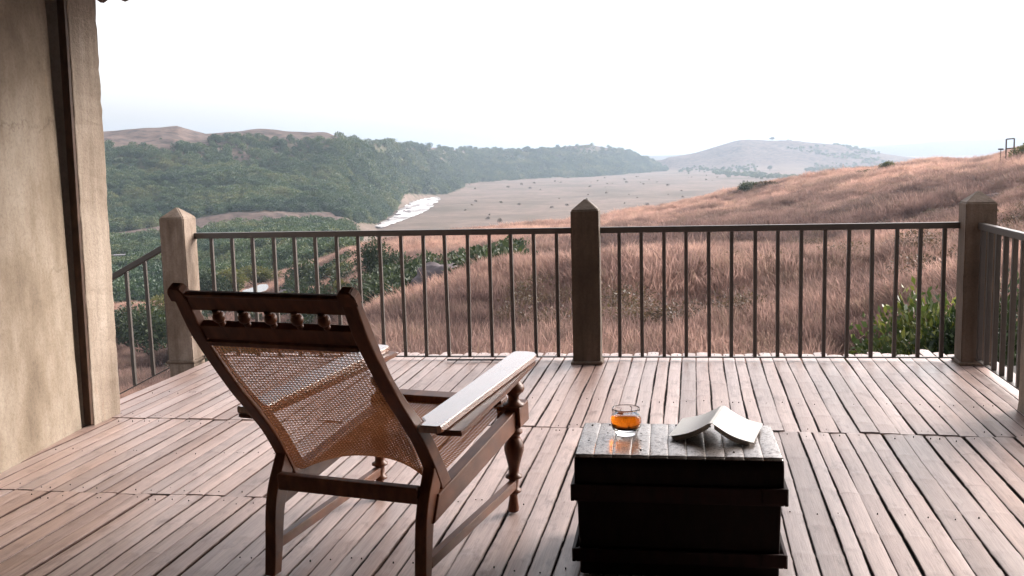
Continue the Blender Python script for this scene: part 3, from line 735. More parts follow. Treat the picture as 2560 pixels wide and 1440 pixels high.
# ------------------------------------------------------------------ the deck (its own frame: s to the right, t forward)
PHI = R(10.4)
SX, SY = (math.cos(PHI), -math.sin(PHI)), (math.sin(PHI), math.cos(PHI))
def dk(s, t, z=0.0): return Vector((s * SX[0] + t * SY[0], s * SX[1] + t * SY[1], z))
def to_dk(x, y): return x * SX[0] + y * SX[1], x * SY[0] + y * SY[1]

def plank_mesh(L, w, seed, crown, endA, endB):
    g = random.Random(seed); nseg = max(8, int(L / .16)); V = []; F = []; ring = []
    nodes = []; p = g.uniform(.05, .4)
    while p < L: nodes.append(p); p += g.uniform(.26, .48)
    ph, ph2 = g.uniform(0, 6), g.uniform(0, 6); wob = g.uniform(.0008, .0035)
    ys = set(L * i / nseg for i in range(nseg + 1))
    for q in nodes:
        for d in (-.035, -.006, .006, .035):
            if 0 < q + d < L: ys.add(q + d)
    ys = sorted(ys)
    prof = [(-1, -.026), (-1, -.0075), (-.955, -.0028), (-.86, -.0013), (-.45, -.0003), (0, 0), (.45, -.0003), (.86, -.0013), (.955, -.0028), (1, -.0075), (1, -.026)]
    for y in ys:
        nd = min([abs(y - q) for q in nodes] or [9]); nb = math.exp(-(nd / .018) ** 2)
        hw = w / 2 * (1 + .0 * nb) + .0025 * nb
        cx = wob * math.sin(y * 2.3 + ph) + wob * .6 * math.sin(y * 6.1 + ph2)
        for u, zz_ in prof:
            yy = y
            if y == ys[0]: yy = y + endA * (u * u)
            if y == ys[-1]: yy = y - endB * (u * u)
            yy += (.011 if abs(y - L / 2) < L / 2 - .06 else 0) * (1 - u * u) * math.exp(-(nd / .05) ** 2)
            V.append((cx + u * hw, yy - L / 2, zz_ * crown + .0026 * nb * (1 - abs(u)) + .0012 * math.sin(y * 5 + ph)))
            ring.append(1.0 if abs(u) > .99 else (.55 if abs(u) > .9 else max(0.0, 1 - nd / .007) * .45))
    k = len(prof); n = len(ys); top = []
    VV = []; RR = []
    for cols, sm_ in (((2, 3, 4, 5, 6, 7, 8), True), ((0, 1), False), ((1, 2), False), ((8, 9), False), ((9, 10), False), ((10, 0), False)):
        b0 = len(VV); m_ = len(cols)
        for i in range(n):
            for c in cols: VV.append(V[i * k + c]); RR.append(ring[i * k + c])
        for i in range(n - 1):
            for c in range(m_ - 1):
                a = b0 + i * m_ + c; F.append((a, a + 1, a + m_ + 1, a + m_)); top.append(sm_)
    for i in (0, n - 1):
        b0 = len(VV)
        for c in range(k): VV.append(V[i * k + c]); RR.append(0)
        f = tuple(range(b0, b0 + k)); F.append(f if i == 0 else f[::-1]); top.append(False)
    V, ring = VV, RR
    me = bpy.data.meshes.new('plank'); me.from_pydata(V, [], [f[::-1] for f in F]); me.update()
    tn = me.attributes.new('tone', 'FLOAT', 'POINT'); tn.data.foreach_set('value', np.full(len(ring), g.random(), np.float32))
    at = me.attributes.new('ring', 'FLOAT', 'POINT'); at.data.foreach_set('value', np.array(ring, np.float32))
    me.polygons.foreach_set('use_smooth', np.array(top, bool))
    return me

deck = empty('deck'); tag(deck, 'weathered veranda deck of split palm planks', kind='structure')
def deck_left(t):      # left limit of the planks (house wall, then the free edge)
    return -3.60 if t < 5.45 else np.interp(t, [5.45, 5.75, 7.2], [-3.50, -3.66, -3.735])
def build_deck():
    g = random.Random(5)
    rows = [(5.40, None, 0), (4.09, 5.40, 1), (1.60, 4.09, 2), (-2.2, 1.60, 3)]
    off = lambda s: .055 * float(fbm(np.array([s * 4.1]), np.array([.3]), 61, 2)[0])
    nails = MB()
    for t0, t1, r in rows:
        s = -3.72 if r == 0 else -3.62
        s_end = 2.06 if r < 2 else 3.0
        while s < s_end:
            w = g.uniform(.074, .106)
            if r == 2 and s > -1.85: s += 99; continue
            long = r == 1 and s > -1.85
            a = (1.60 if long else t0) + g.uniform(.0, .0025) + (off(s + w / 2) if r < 2 else 0); b = (np.interp(s, [-3.7, 2.1], [7.40, 7.64]) + g.uniform(-.045, .045)) if t1 is None else t1 - g.uniform(.0, .0025) + (off(s + w / 2) if r < 3 else 0)
            if t1 is None and abs(s - 1.63) < .05: b += .16
            L = b - a
            me = plank_mesh(L, w - (g.uniform(.003, .0075) if g.random() < .85 else g.uniform(.008, .014)), g.randint(0, 99999), g.uniform(.25, .65), g.uniform(.0, .006), (g.uniform(.01, .035) if r == 0 else g.uniform(.0, .006)))
            o = obj('plank', me, M['plank'], deck)
            lift = .0012 + (g.uniform(.003, .008) if g.random() < .14 else 0)
            o.location = dk(s + w / 2, (a + b) / 2, g.uniform(-.003, .001) - .004 + lift / 2 - .002)
            o.rotation_euler = (-lift / L, g.gauss(0, .009), -PHI + g.gauss(0, .0014))
            for tt in ([a + .06 + g.uniform(-.03, .03), a + .64 + g.uniform(-.03, .03), b - .07 + g.uniform(-.03, .03)] + ([4.15 + g.uniform(-.03, .03), 3.45 + g.uniform(-.03, .03)] if long else []) if r < 3 else []):
                if g.random() < .25: continue
                for du in ((0,) if g.random() < .88 else (-.018, .018)):
                    p = dk(s + w / 2 + du + g.uniform(-.012, .012), tt, -.0032)
                    nails.lathe([(.0032, -.012), (.0028, .0006), (.0010, .0014)], p, 7)
            s += w
    o = nails.build('nail', M['iron'], deck); o['kind'] = 'stuff'
    b = MB(); c = dk(-.35, 2.65, -.062); b.box(c, (6.6, 9.35, .06), 0, Matrix.Identity(4), -PHI)
    b.build('gap_blocker', M['under'], deck)  # dark slab added below the planks so no light leaks through the gaps
    b = MB()
    for s0 in (-3.55, -1.6, .3, 1.95):
        p = dk(s0, 7.0, -1.9); b.box(p, (.22, .22, 3.6), .01, None, -PHI)
    b.build('deck_pier', M['post'], deck)
    b = MB(); b.box(dk(-.83, 7.22, -.15), (5.75, .12, .10), .006, None, -PHI - R(-2.3)); b.build('edge_beam', M['beam'], deck)
build_deck()

# ------------------------------------------------------------------ corner posts and railings
BR = R(8.15)                                    # bearing of the back railing
PL, PC, PR = Vector((-2.553, 7.652, 0)), Vector((.545, 7.200, 0)), Vector((3.205, 6.822, 0))
def post(loc, rz, label, mat='post'):
    t = empty('railing_post', loc, -rz); tag(t, label, 'post', 'concrete posts of the deck railing')
    b = MB(); h = .1; z1 = 1.115; z2 = 1.197
    v = [b.bm.verts.new((x * h, y * h, z)) for z in (-.6, z1) for x, y in ((-1, -1), (1, -1), (1, 1), (-1, 1))]
    tp = b.bm.verts.new((0, 0, z2)); fs = [b.bm.faces.new((v[3], v[2], v[1], v[0]))]
    for k in range(4):
        j = (k + 1) % 4; fs.append(b.bm.faces.new((v[k], v[j], v[4 + j], v[4 + k]))); fs.append(b.bm.faces.new((v[4 + k], v[4 + j], tp)))
    bmesh.ops.bevel(b.bm, geom=list(b.bm.edges), offset=.007, segments=2, affect='EDGES')
    bmesh.ops.subdivide_edges(b.bm, edges=[e for e in b.bm.edges if e.calc_length() > .3], cuts=9, use_grid_fill=True)
    b.noise(.0035, 7, loc[0]); b.build('shaft', M[mat], t)
    c = MB(); c.box((0, 0, .006), (.235, .225, .028), .012); c.noise(.006, 14, loc[1]); c.build('mortar_collar', M['post'], t)
    return t
post(PL, R(9.5), 'short square concrete post with pointed top beside the stair railing on the left', 'post_pale')
post(PC, R(8.5), 'dark square concrete post with pointed top in the middle of the railing', 'post_dark')
post(PR, R(11), 'square concrete post with pointed top at the right corner above the leafy shrub')

def railing(name, A, B, n, zt, zb, label, first=None, step=None, z_bot_end=None, cut=.085, bw=.026):
    """top bar, bottom bar and balusters between A and B (points on the deck)"""
    A = Vector(A); B = Vector(B); d = (B - A); L = d.length; d.normalize(); rz = math.atan2(d.y, d.x)
    root = empty(name, A); tag(root, label, 'railing', 'steel railings round the deck')
    za0, za1 = zt; zb0, zb1 = zb
    def at(s, z): return d * s + Vector((0, 0, z))
    b = MB(); b.bar(at(cut, za0 + (za1 - za0) * cut / L), at(L - cut, za1 - (za1 - za0) * cut / L), .042, .044, .003); b.build('top_rail', M['rail'], root)
    b = MB(); b.bar(at(cut, zb0 + (zb1 - zb0) * cut / L), at(L - cut, zb1 - (zb1 - zb0) * cut / L), .030, .009, .002); b.build('bottom_rail', M['rail'], root)
    me = None
    for k in range(n):
        s = first + k * step + random.uniform(-.003, .003)
        t0 = za0 + (za1 - za0) * s / L - .0205; t1 = zb0 + (zb1 - zb0) * s / L + .005
        if me is None:
            q = MB(); q.box((0, 0, 0), (bw, bw, 1), .0025); o = q.build('baluster', M['rail'], root); me = o.data
        else: o = obj('baluster', me, None, root)
        o.location = at(s, (t0 + t1) / 2); o.scale = (1, 1, t0 - t1); o.rotation_euler = (random.gauss(0, .004), random.gauss(0, .0035), rz + random.gauss(0, .03))
    return root
LBC = (PC - PL).length; LCR = (PR - PC).length
RB = Vector((math.sin(BR), math.cos(BR), 0)) * .07
railing('railing', PL + RB, PC + RB, 17, (.966, .960), (.020, .019), 'back railing section behind the chair, from the left post to the middle post', .232, (LBC - .232 - .222) / 16)
railing('railing', PC + RB, PR + RB, 15, (.960, .954), (.019, .018), 'back railing section behind the trunk, from the middle post to the right corner post', .234, (LCR - .234 - .19) / 14)
SD = Vector((-math.sin(R(9.7)), -math.cos(R(9.7)), 0))
PW = PR + SD * 1.47
railing('railing', PR, PW, 9, (.957, .957), (.040, .040), 'side railing running from the right corner post towards the concrete pillar', .145, .163, bw=.030)
SLD = Vector((-math.cos(BR), math.sin(BR), 0))
railing('stair_railing', PL, PL + SLD * 1.9, 11, (.950, -.02), (.012, -.92), 'sloping stair railing going down behind the house pillar', .135, .157, cut=.09)
b = MB(); b.bar((-.50, 7.335, .012), (.03, 7.262, .012), .020, .010, .002); o = b.build('metal_strip', M['iron']); tag(o, 'thin dark metal strip lying on the deck below the back railing', 'strip')

# ------------------------------------------------------------------ the house
house = empty('house', dk(-3.6, 2)); tag(house, 'plastered veranda house wall with rough concrete pillar and low roof', 'house')
def hb(mb, name, mat, **k):
    o = mb.build(name, mat, house); o.location = -house.location; return o
def build_house():
    # left wall, a gently uneven plastered face
    A = Vector((-2.552, 5.70, 0)); B = Vector((-2.60, 4.86, 0)); d = (B - A).normalized(); nrm = Vector((-d.y, d.x, 0))
    if nrm.x < 0: nrm = -nrm
    V = []; F = []; nl, nh = 70, 26; L, H, th = 8.2, 3.16, .24
    for i in range(nl + 1):
        for j in range(nh + 1):
            s = L * i / nl; z = -.05 + H * j / nh
            off = .010 * float(fbm(np.array([s * 1.1]), np.array([z * 1.1]), 12, 3)[0]) + .0035 * float(fbm(np.array([s * 7]), np.array([z * 7]), 13, 2)[0])
            foot = .012 * math.exp(-((z) / .03) ** 2) * (1 + math.sin(s * 23) * .4)
            V.append(A + d * s + nrm * (off + foot) + Vector((0, 0, z)))
    n0 = len(V)
    for i in range(nl):
        for j in range(nh):
            a = i * (nh + 1) + j; F.append((a, a + 1, a + nh + 2, a + nh + 1))
    for p in (A, A + d * L):
        for z in (-.05, H - .05): V.append(p - nrm * th + Vector((0, 0, z)))
    c00, c01 = 0, nh; c10, c11 = nl * (nh + 1), nl * (nh + 1) + nh
    F += [(n0, n0 + 2, n0 + 3, n0 + 1), (n0, n0 + 1, c01, c00), (n0 + 2, c10, c11, n0 + 3), (n0 + 1, n0 + 3, c11, c01), (n0, c00, c10, n0 + 2)]
    me = bpy.data.meshes.new('wall'); me.from_pydata([tuple(v) for v in V], [], F); me.update()
    bm = bmesh.new(); bm.from_mesh(me); bmesh.ops.recalc_face_normals(bm, faces=bm.faces); bm.to_mesh(me); bm.free()
    o = obj('wall', me, M['wall'], house); o.location = -house.location
    for p in me.polygons: p.use_smooth = p.index < nl * nh
    # pillars: cast concrete with chipped arrises, leaning a little
    def pillar(cx, cy, sx, sy, rz, lean, seed, label):
        q = MB(); q.box((0, 0, 1.36), (sx, sy, 2.86), .008)
        es = [e for e in q.bm.edges if e.calc_length() > 1]
        bmesh.ops.subdivide_edges(q.bm, edges=es, cuts=60, use_grid_fill=True)
        from mathutils import noise as nz
        for v in q.bm.verts:
            edge = abs(abs(v.co.x) - sx / 2) < .012 and abs(abs(v.co.y) - sy / 2) < .012
            n = nz.noise_vector(v.co * 9 + Vector((seed, 0, 0)))
            n2 = nz.noise(v.co * 31 + Vector((seed, 5, 0)))
            v.co += n * .0022
            if edge:
                k = max(0, n2) * .009 + max(0, nz.noise(v.co * 6)) * .004
                v.co.x -= math.copysign(k, v.co.x); v.co.y -= math.copysign(k * .6, v.co.y)
            v.co.x += lean * v.co.z
            v.co.z = max(-.06, v.co.z)
        o = q.build('pillar', M['pillar'], house, loc=Vector((cx, cy, 0)) - house.location); o.rotation_euler = (0, 0, rz); o['label'] = label
        return o
    ph = R(10.6); c, s_ = math.cos(ph), math.sin(ph); sx, sy = .30, .281
    corner = Vector((-2.498, 5.761, 0)); ctr = corner - Vector((c, -s_, 0)) * sx / 2 + Vector((s_, c, 0)) * sy / 2
    pillar(ctr.x, ctr.y, sx, sy, -ph, .020, 3.0, 'rough concrete pillar at the end of the plastered wall')
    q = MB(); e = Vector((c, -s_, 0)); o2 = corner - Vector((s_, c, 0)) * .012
    q.bar(o2 - e * .028, o2 - e * .028 + e * .054 + Vector((0, 0, 2.72)), .046, .026, .003, (s_, c, 0)); hb(q, 'pillar_strip', M['dark_facing'])  # dark strip standing over the pillar's front face
    pillar(3.00, 5.37, .32, .32, -ph, .020, 9.0, 'rough concrete pillar at the right edge of the deck')
    # roof: corrugated sheet on rafters with a wall plate, back wall and an added right wall
    q = MB(); q.bar(dk(-4.3, 5.75, 2.70), dk(3.2, 5.75, 2.70), .18, .14, .01); hb(q, 'wall_plate', M['beam'])
    V = []; F = []; nx = 300; s0, s1 = -4.6, 3.4
    for i in range(nx + 1):
        s = s0 + (s1 - s0) * i / nx; wv = .022 * math.cos(s * 2 * math.pi / .17)
        for (t, z) in ((6.45, 2.652), (-2.8, 5.43)):
            for dz in (0, .012): V.append(tuple(dk(s, t, z + wv + dz)))
    for i in range(nx):
        a = i * 4; e = a + 4
        F += [(a, a + 2, e + 2, e), (a + 1, e + 1, e + 3, a + 3), (a, e, e + 1, a + 1), (a + 2, a + 3, e + 3, e + 2)]
    F += [(0, 1, 3, 2), (nx * 4, nx * 4 + 2, nx * 4 + 3, nx * 4 + 1)]
    me = bpy.data.meshes.new('roof'); me.from_pydata(V, [], F); me.update(); o = obj('roof', me, M['roof'], house); o.location = -house.location
    q = MB()
    for k in range(8):
        s = -4.2 + k * 1.03; q.bar(dk(s, 6.20, 2.660), dk(s, -2.7, 5.31), .06, .11, .004)
    hb(q, 'rafter', M['beam'])
    q = MB(); q.box(dk(-.6, -2.45, 2.55), (7.6, .2, 5.2), .01, None, -PHI); hb(q, 'back_wall', M['under'])
    q = MB(); q.box(dk(3.1, 1.1, 2.2), (.2, 6.9, 4.6), .01, None, -PHI); hb(q, 'shade_wall', M['under'])  # unseen wall, added and carried forward to darken the interior
build_house()

# ------------------------------------------------------------------ planter's chair
CX, CY, CTH = -.6115, 3.4517, .3641
def spline(pts, n):
    p = [Vector(q) for q in pts]; p = [p[0] * 2 - p[1]] + p + [p[-1] * 2 - p[-2]]; o = []
    m = len(p) - 3
    for i in range(n + 1):
        x = i / n * m; k = min(int(x), m - 1); t = x - k; a, b, c, d = p[k:k + 4]
        o.append(.5 * ((2 * b) + (c - a) * t + (2 * a - 5 * b + 4 * c - d) * t * t + (3 * b - a - 3 * c + d) * t ** 3))
    return o
def build_chair():
    root = empty('planter_chair', (CX, CY, 0), -CTH)
    tag(root, 'dark wooden planter chair with cane back and long flat arms', 'chair')
    cw = M['chair']
    UI, UO = .279, .331
    # curved back posts
    back = spline([(-.456, 1.090), (-.421, 1.026), (-.385, .962), (-.336, .895), (-.291, .838), (-.240, .775), (-.186, .711), (-.130, .652), (-.082, .598), (-.033, .544), (.010, .486), (.050, .425), (.088, .360), (.108, .318)], 40)
    front = spline([(-.436, 1.118), (-.366, 1.008), (-.323, .941), (-.283, .880), (-.243, .823), (-.188, .762), (-.133, .707), (-.080, .660), (-.028, .613), (.020, .563), (.064, .510), (.104, .455), (.146, .395), (.188, .332)], 40)
    for s in (-1, 1):
        poly = [tuple(p) for p in back] + [tuple(p) for p in reversed(front)]
        poly = poly + [(-.447, 1.126), (-.462, 1.112)]
        b = MB(); b.prism(poly, UI * s if s > 0 else -UO, UO if s > 0 else -UI, .005)
        bp = b.build('back_post', cw, root)
        e = MB()           # chamfered ear block at the head of the post
        ax = Vector((0, -.545, .838)); fx = Vector((0, .838, .545))
        Mt = Matrix(((1, 0, 0, s * .308), (0, fx.y, ax.y, -.4445), (0, fx.z, ax.z, 1.094), (0, 0, 0, 1)))
        vs = []
        for wx, wy, z in ((.031, .0185, -.014), (.031, .0185, .020), (.019, .0165, .040)):
            vs.append([e.bm.verts.new(Mt @ Vector((x * wx, y * wy, z))) for x, y in ((-1, -1), (1, -1), (1, 1), (-1, 1))])
        e.bm.faces.new(vs[0][::-1]); e.bm.faces.new(vs[-1])
        for a_, b_ in zip(vs[:-1], vs[1:]):
            for k in range(4): e.bm.faces.new((a_[k], a_[(k + 1) % 4], b_[(k + 1) % 4], b_[k]))
        bmesh.ops.bevel(e.bm, geom=list(e.bm.edges), offset=.003, segments=2, affect='EDGES')
        e.build('ear', cw, bp)
        # sabre rear leg
        lb = spline([(-.064, -.002), (-.055, .072), (-.049, .135), (-.041, .215), (-.028, .281), (-.006, .338), (.030, .400), (.052, .440)], 24)
        lf = spline([(-.018, -.002), (-.006, .055), (.004, .105), (.016, .180), (.034, .251), (.068, .314), (.088, .345), (.096, .380)], 24)
        poly = [tuple(p) for p in lb] + [tuple(p) for p in reversed(lf)]
        b = MB(); b.prism(poly, s * .2835 if s > 0 else -.3285, .3285 if s > 0 else -.2835, .005)
        b.build('rear_leg', cw, root)
        # side rail of the seat
        poly = [(.012, .238), (.842, .349), (.842, .436), (.186, .349), (.060, .330), (.040, .290)]
        b = MB(); b.prism(poly, s * .289 if s > 0 else -.3365, .3365 if s > 0 else -.289, .004)
        b.build('side_rail', cw, root)
        # turned front leg with its square block
        b = MB(); sh = .1; u0 = s * .322
        prof = [(.019, 0), (.0235, .004), (.0245, .016), (.020, .045), (.0165, .070), (.020, .080), (.034, .086), (.034, .094), (.022, .100), (.021, .135), (.022, .142), (.036, .147), (.036, .155), (.023, .162), (.0225, .182), (.027, .205), (.035, .235), (.0425, .262), (.0430, .278), (.038, .296), (.028, .313), (.0235, .324), (.027, .330), (.036, .338), (.036, .347), (.026, .355), (.030, .366), (.030, .372)]
        b.lathe(prof, (u0, .818, 0), 22, sh); b.build('front_leg', cw, root)
        b = MB(); b.box((s * .303, .893, .412), (.106, .112, .090), .004, Matrix.Rotation(.10, 4, 'X')); b.build('leg_block', cw, root)
        b = MB(); prof = [(.046, .452), (.046, .461), (.030, .468), (.024, .480), (.023, .494), (.030, .502), (.043, .513), (.047, .525), (.044, .538), (.033, .551), (.024, .563), (.022, .585), (.022, .606)]
        b.lathe(prof, (s * .318, .842, 0), 22, sh * .5); b.build('arm_support', cw, root)
        b = MB(); b.bar((s * .313, .0, .098), (s * .324, .82, .119), .030, .040, .003); b.build('stretcher', cw, root)
        # arms: flat, widening slightly, rounded at the front
        def arm(pts, z0, z1, th, name, sh_=(.03, .068)):
            q = MB(); top = []; bot = []
            for (u, v) in pts:
                z = z0 + (z1 - z0) * v / 1.03
                u, v = (u + sh_[0] + sh_[1] * v, max(v, -.012 - .05 * (u - .33))) if s < 0 else (u, v); top.append(q.bm.verts.new((s * u, v, z))); bot.append(q.bm.verts.new((s * u, v, z - th)))
            n = len(pts); fs = [q.bm.faces.new(top), q.bm.faces.new(bot[::-1])]
            for k in range(n): fs.append(q.bm.faces.new((top[k], bot[k], bot[(k + 1) % n], top[(k + 1) % n])))
            bmesh.ops.recalc_face_normals(q.bm, faces=fs)
            es = set(fs[0].edges) | set(fs[1].edges); bmesh.ops.bevel(q.bm, geom=list(es), offset=.0035, segments=2, affect='EDGES')
            return q.build(name, M['arm'] if name == 'arm' else cw, root)
        arm([(.332, -.075), (.400, -.072), (.410, -.060), (.411, -.04), (.398, .30), (.386, .70), (.376, .98), (.371, 1.020), (.355, 1.046), (.315, 1.058), (.270, 1.052), (.258, 1.035), (.257, 1.0), (.272, .70), (.290, .30), (.300, .02), (.332, -.02)], .618, .650, .026, 'arm')
        if s > 0:
            arm([(.372, -.022), (.462, -.010), (.462, .02), (.420, .55), (.372, 1.00), (.358, 1.045), (.318, 1.056), (.284, 1.040), (.282, 1.0), (.325, .50), (.360, .02)], .5885, .6215, .020, 'leg_rest')
        else:
            arm([(.340, -.002), (.425, .0), (.428, .02), (.400, .55), (.372, 1.00), (.358, 1.045), (.318, 1.056), (.284, 1.040), (.282, 1.0), (.305, .50), (.330, .02)], .5885, .6215, .020, 'leg_rest', (.02, .015))
    # cross members
    ax = Vector((0, -.545, .838)); fx = Vector((0, .838, .545))
    Mb = Matrix(((1, 0, 0, 0), (0, fx.y, ax.y, 0), (0, fx.z, ax.z, 0), (0, 0, 0, 1)))
    b = MB(); b.box((0, -.430, 1.077), (.562, .026, .064), .003, Mb); b.build('top_rail', cw, root)
    b = MB(); b.box((0, -.454, 1.100), (.556, .020, .012), .004, Mb); b.build('top_molding', cw, root)
    b = MB(); b.box((0, -.366, .972), (.562, .030, .060), .003, Mb); b.build('lower_rail', cw, root)
    b = MB(); b.box((0, -.353, .928), (.560, .018, .020), .003, Mb); b.build('cane_batten', cw, root)
    for u in (-.190, -.0935, .004, .100, .196):
        q = MB(); Mq = Mb.copy(); Mq.translation = (u, -.410, 1.0200)
        prof = [(.005, -.032), (.0105, -.030), (.0115, -.027), (.008, -.0235), (.0115, -.0205), (.010, -.0175), (.0075, -.0165)]
        prof += [(.0205 * math.cos(a), .0035 + .0205 * math.sin(a)) for a in [R(x) for x in range(-66, 71, 12)]]
        prof += [(.0085, .0215), (.0125, .0235), (.0125, .0265), (.007, .029), (.012, .032)]
        q.lathe(prof, (0, 0, 0), 18, 0, 0, Mq); q.build('bead_spindle', cw, root)
    b = MB(); b.box((0, .004, .341), (.572, .034, .062), .006, Matrix.Rotation(.12, 4, 'X')); b.build('rear_crossbar', cw, root)
    b = MB(); b.box((0, .905, .452), (.52, .075, .040), .004, Matrix.Rotation(.10, 4, 'X')); b.build('front_rail', cw, root)
    b = MB(); b.box((-.337, .015, .565), (.020, .024, .034), .004, Matrix.Rotation(.6, 4, 'X')); b.build('peg', cw, root)
    # woven cane: one sling from the head rail round to the front rail, strand by strand
    edge = np.array([tuple(p) for p in spline([(-.352, .925), (-.300, .860), (-.245, .793), (-.180, .722), (-.110, .648), (-.045, .570), (.010, .490), (.060, .415), (.098, .365), (.150, .345), (.230, .352), (.400, .374), (.640, .406), (.872, .438)], 200)])
    mid = np.array([tuple(p) for p in spline([(-.352, .925), (-.305, .866), (-.250, .802), (-.185, .735), (-.112, .667), (-.040, .596), (.025, .525), (.085, .464), (.150, .420), (.225, .394), (.310, .386), (.430, .388), (.640, .408), (.872, .438)], 200)])
    def arclen(c):
        l = np.concatenate([[0], np.cumsum(np.linalg.norm(np.diff(c, axis=0), axis=1))]); return l
    Le = arclen(edge); Lt = Le[-1]; par = np.linspace(0, 1, 201); UW = .273
    def S(a, s):
        """a in -1..1 across, s = distance along the edge curve"""
        t = np.interp(s, Le, par); wgt = (1 - np.abs(a) ** 2.4)
        ev = np.interp(t, par, edge[:, 0]); ez = np.interp(t, par, edge[:, 1]); mv = np.interp(t, par, mid[:, 0]); mz = np.interp(t, par, mid[:, 1])
        return np.stack([a * UW, ev + (mv - ev) * wgt, ez + (mz - ez) * wgt], -1)
    Vs = []; Fs = []; cnt = 0
    def strand(a, s, hw, off):
        nonlocal cnt
        P0 = S(a, s); T = np.gradient(P0, axis=0); T /= np.linalg.norm(T, axis=1)[:, None]
        e = 1e-3; Nn = np.cross(S(np.clip(a + e, -1.01, 1.01), s) - P0, S(a, s + e) - P0); Nn /= np.linalg.norm(Nn, axis=1)[:, None] + 1e-12
        B = np.cross(Nn, T); P0 = P0 + Nn * off; th = .0005
        ring = np.stack([P0 + B * hw + Nn * th, P0 - B * hw + Nn * th, P0 - B * hw - Nn * th, P0 + B * hw - Nn * th], 1)
        n = len(P0); Vs.append(ring.reshape(-1, 3)); i = np.arange(n - 1)[:, None] * 4 + np.arange(4)[None]; j = np.arange(n - 1)[:, None] * 4 + (np.arange(4)[None] + 1) % 4
        Fs.append((np.stack([i, j, j + 4, i + 4], -1).reshape(-1, 4)) + cnt); cnt += 4 * n
    pitch = 2 * UW / 38; hw = .00060; W2 = 2 * UW
    for c in np.arange(pitch / 2, Lt, pitch):
        for d in (-.0015, .0015): strand(np.linspace(-1, 1, 17), np.full(17, c + d), hw, .0006)
    for c in np.arange(pitch / 2, W2, pitch):
        for d in (-.0015, .0015):
            ss = np.linspace(.004, Lt - .004, 90); strand(np.full(90, (c + d) / UW - 1), ss, hw, -.0006)
    for c in np.arange(-38, int(Lt / pitch) + 1) * pitch:
        for sg in (1, -1):
            x0, x1 = max(0, -c), min(W2, Lt - c)
            if x1 - x0 < .01: continue
            n = max(4, int((x1 - x0) / .022)); x = np.linspace(x0, x1, n)
            strand((x / UW - 1) * sg, x + c, hw, .0014 * sg)
    me = mesh_np('cane_weave', np.concatenate(Vs), np.concatenate(Fs)); o = obj('cane_weave', me, M['cane'], root); o['kind'] = 'stuff'
build_chair()

# ------------------------------------------------------------------ trunk, glass and book
TX, TY, TYAW = .600, 3.607, R(9.0)
LIDZ = .4474
def build_trunk():
    root = empty('trunk', (TX, TY, 0), -TYAW); tag(root, 'old dark travel trunk with ribbed lid used as a table', 'trunk')
    b = MB(); W, D = .712, .455
    b.box((0, 0, .150), (W, D, .30), .008); 
    for v in b.bm.verts:
        k = 1 - .018 * (1 - v.co.z / .3); v.co.x *= k; v.co.y *= k
    b.build('body', M['trunk'], root)
    # lid shell: front, back and end walls rounded over at the top
    prof = []
    d2 = .234
    prof = [(-d2, .300), (-d2, .405)] + [(-d2 + .034 - .034 * math.cos(a), .405 + .036 * math.sin(a)) for a in [R(x) for x in (18, 36, 54, 72, 90)]]
    prof += [(-.10, .444), (0, .445), (.10, .444)] + [(d2 - .034 + .034 * math.cos(a), .405 + .036 * math.sin(a)) for a in [R(x) for x in (90, 72, 54, 36, 18)]] + [(d2, .405), (d2, .300)]
    b = MB(); b.prism(prof, -.364, .364, .006); b.build('lid', M['trunk'], root)
    n = 11; w_ = .722 / n
    me = None
    for k in range(n):
        x = -.361 + w_ * (k + .5)
        if me is None:
            V = []; F = []; us = [(-1, 0), (-.9, .0014), (-.6, .0026), (0, .0032), (.6, .0026), (.9, .0014), (1, 0)]
            P2 = prof[4:-4]
            path = spline([(p[0], p[1], 0) for p in P2], 42)
            for i, p in enumerate(path):
                tg = (path[min(i + 1, 42)] - path[max(i - 1, 0)]).normalized(); nn = Vector((-tg.y, tg.x, 0))
                for u, h in us:
                    q = p + nn * (h + .0005); V.append((u * w_ * .5 * .995, q.x, q.y))
                q = p - nn * .004; V.append((w_ * .49, q.x, q.y)); V.append((-w_ * .49, q.x, q.y))
            m_ = len(us) + 2
            for i in range(42):
                for j in range(m_):
                    a = i * m_ + j; c = i * m_ + (j + 1) % m_; F.append((a, c, c + m_, a + m_))
            F.append(tuple(range(m_))[::-1]); F.append(tuple(range(42 * m_, 43 * m_)))
            me = bpy.data.meshes.new('lid_rib'); me.from_pydata(V, [], F); me.update()
            bm = bmesh.new(); bm.from_mesh(me); bmesh.ops.recalc_face_normals(bm, faces=bm.faces); bm.to_mesh(me); bm.free()
        o = obj('lid_rib', me, M['lid'], root, (x, 0, 0), smooth=True)
    for z, hh, pr in ((.312, .062, .012), (.080, .050, .011)):
        b = MB()
        x2, y2 = .358 + pr, .230 + pr
        for sx_ in (-1, 1): b.box((sx_ * x2, 0, z), (.014, 2 * y2 + .014, hh), .003)
        for sy_ in (-1, 1): b.box((0, sy_ * (y2 - .0005), z), (2 * x2 - .0145, .013, hh), .003)
        bnd = b.build('band', M['band'], root)
        for sx_ in (-1, 1):
            q = MB(); q.box((sx_ * (x2 - .040), -(y2 + .008), z + .004), (.086, .007, hh * .92), .003); q.build('corner_plate', M['band'], bnd)
    r = MB()
    for k in range(n):
        for y in (-.16, -.05, .06, .17):
            if random.random() < .7: continue
            r.lathe([(.0042, .444), (.0038, .4492), (.0014, .4500)], (-.361 + w_ * (k + .5) + random.uniform(-.004, .004), y + random.uniform(-.012, .012), 0), 8)
    o = r.build('rivet', M['iron'], root); o['kind'] = 'stuff'
build_trunk()

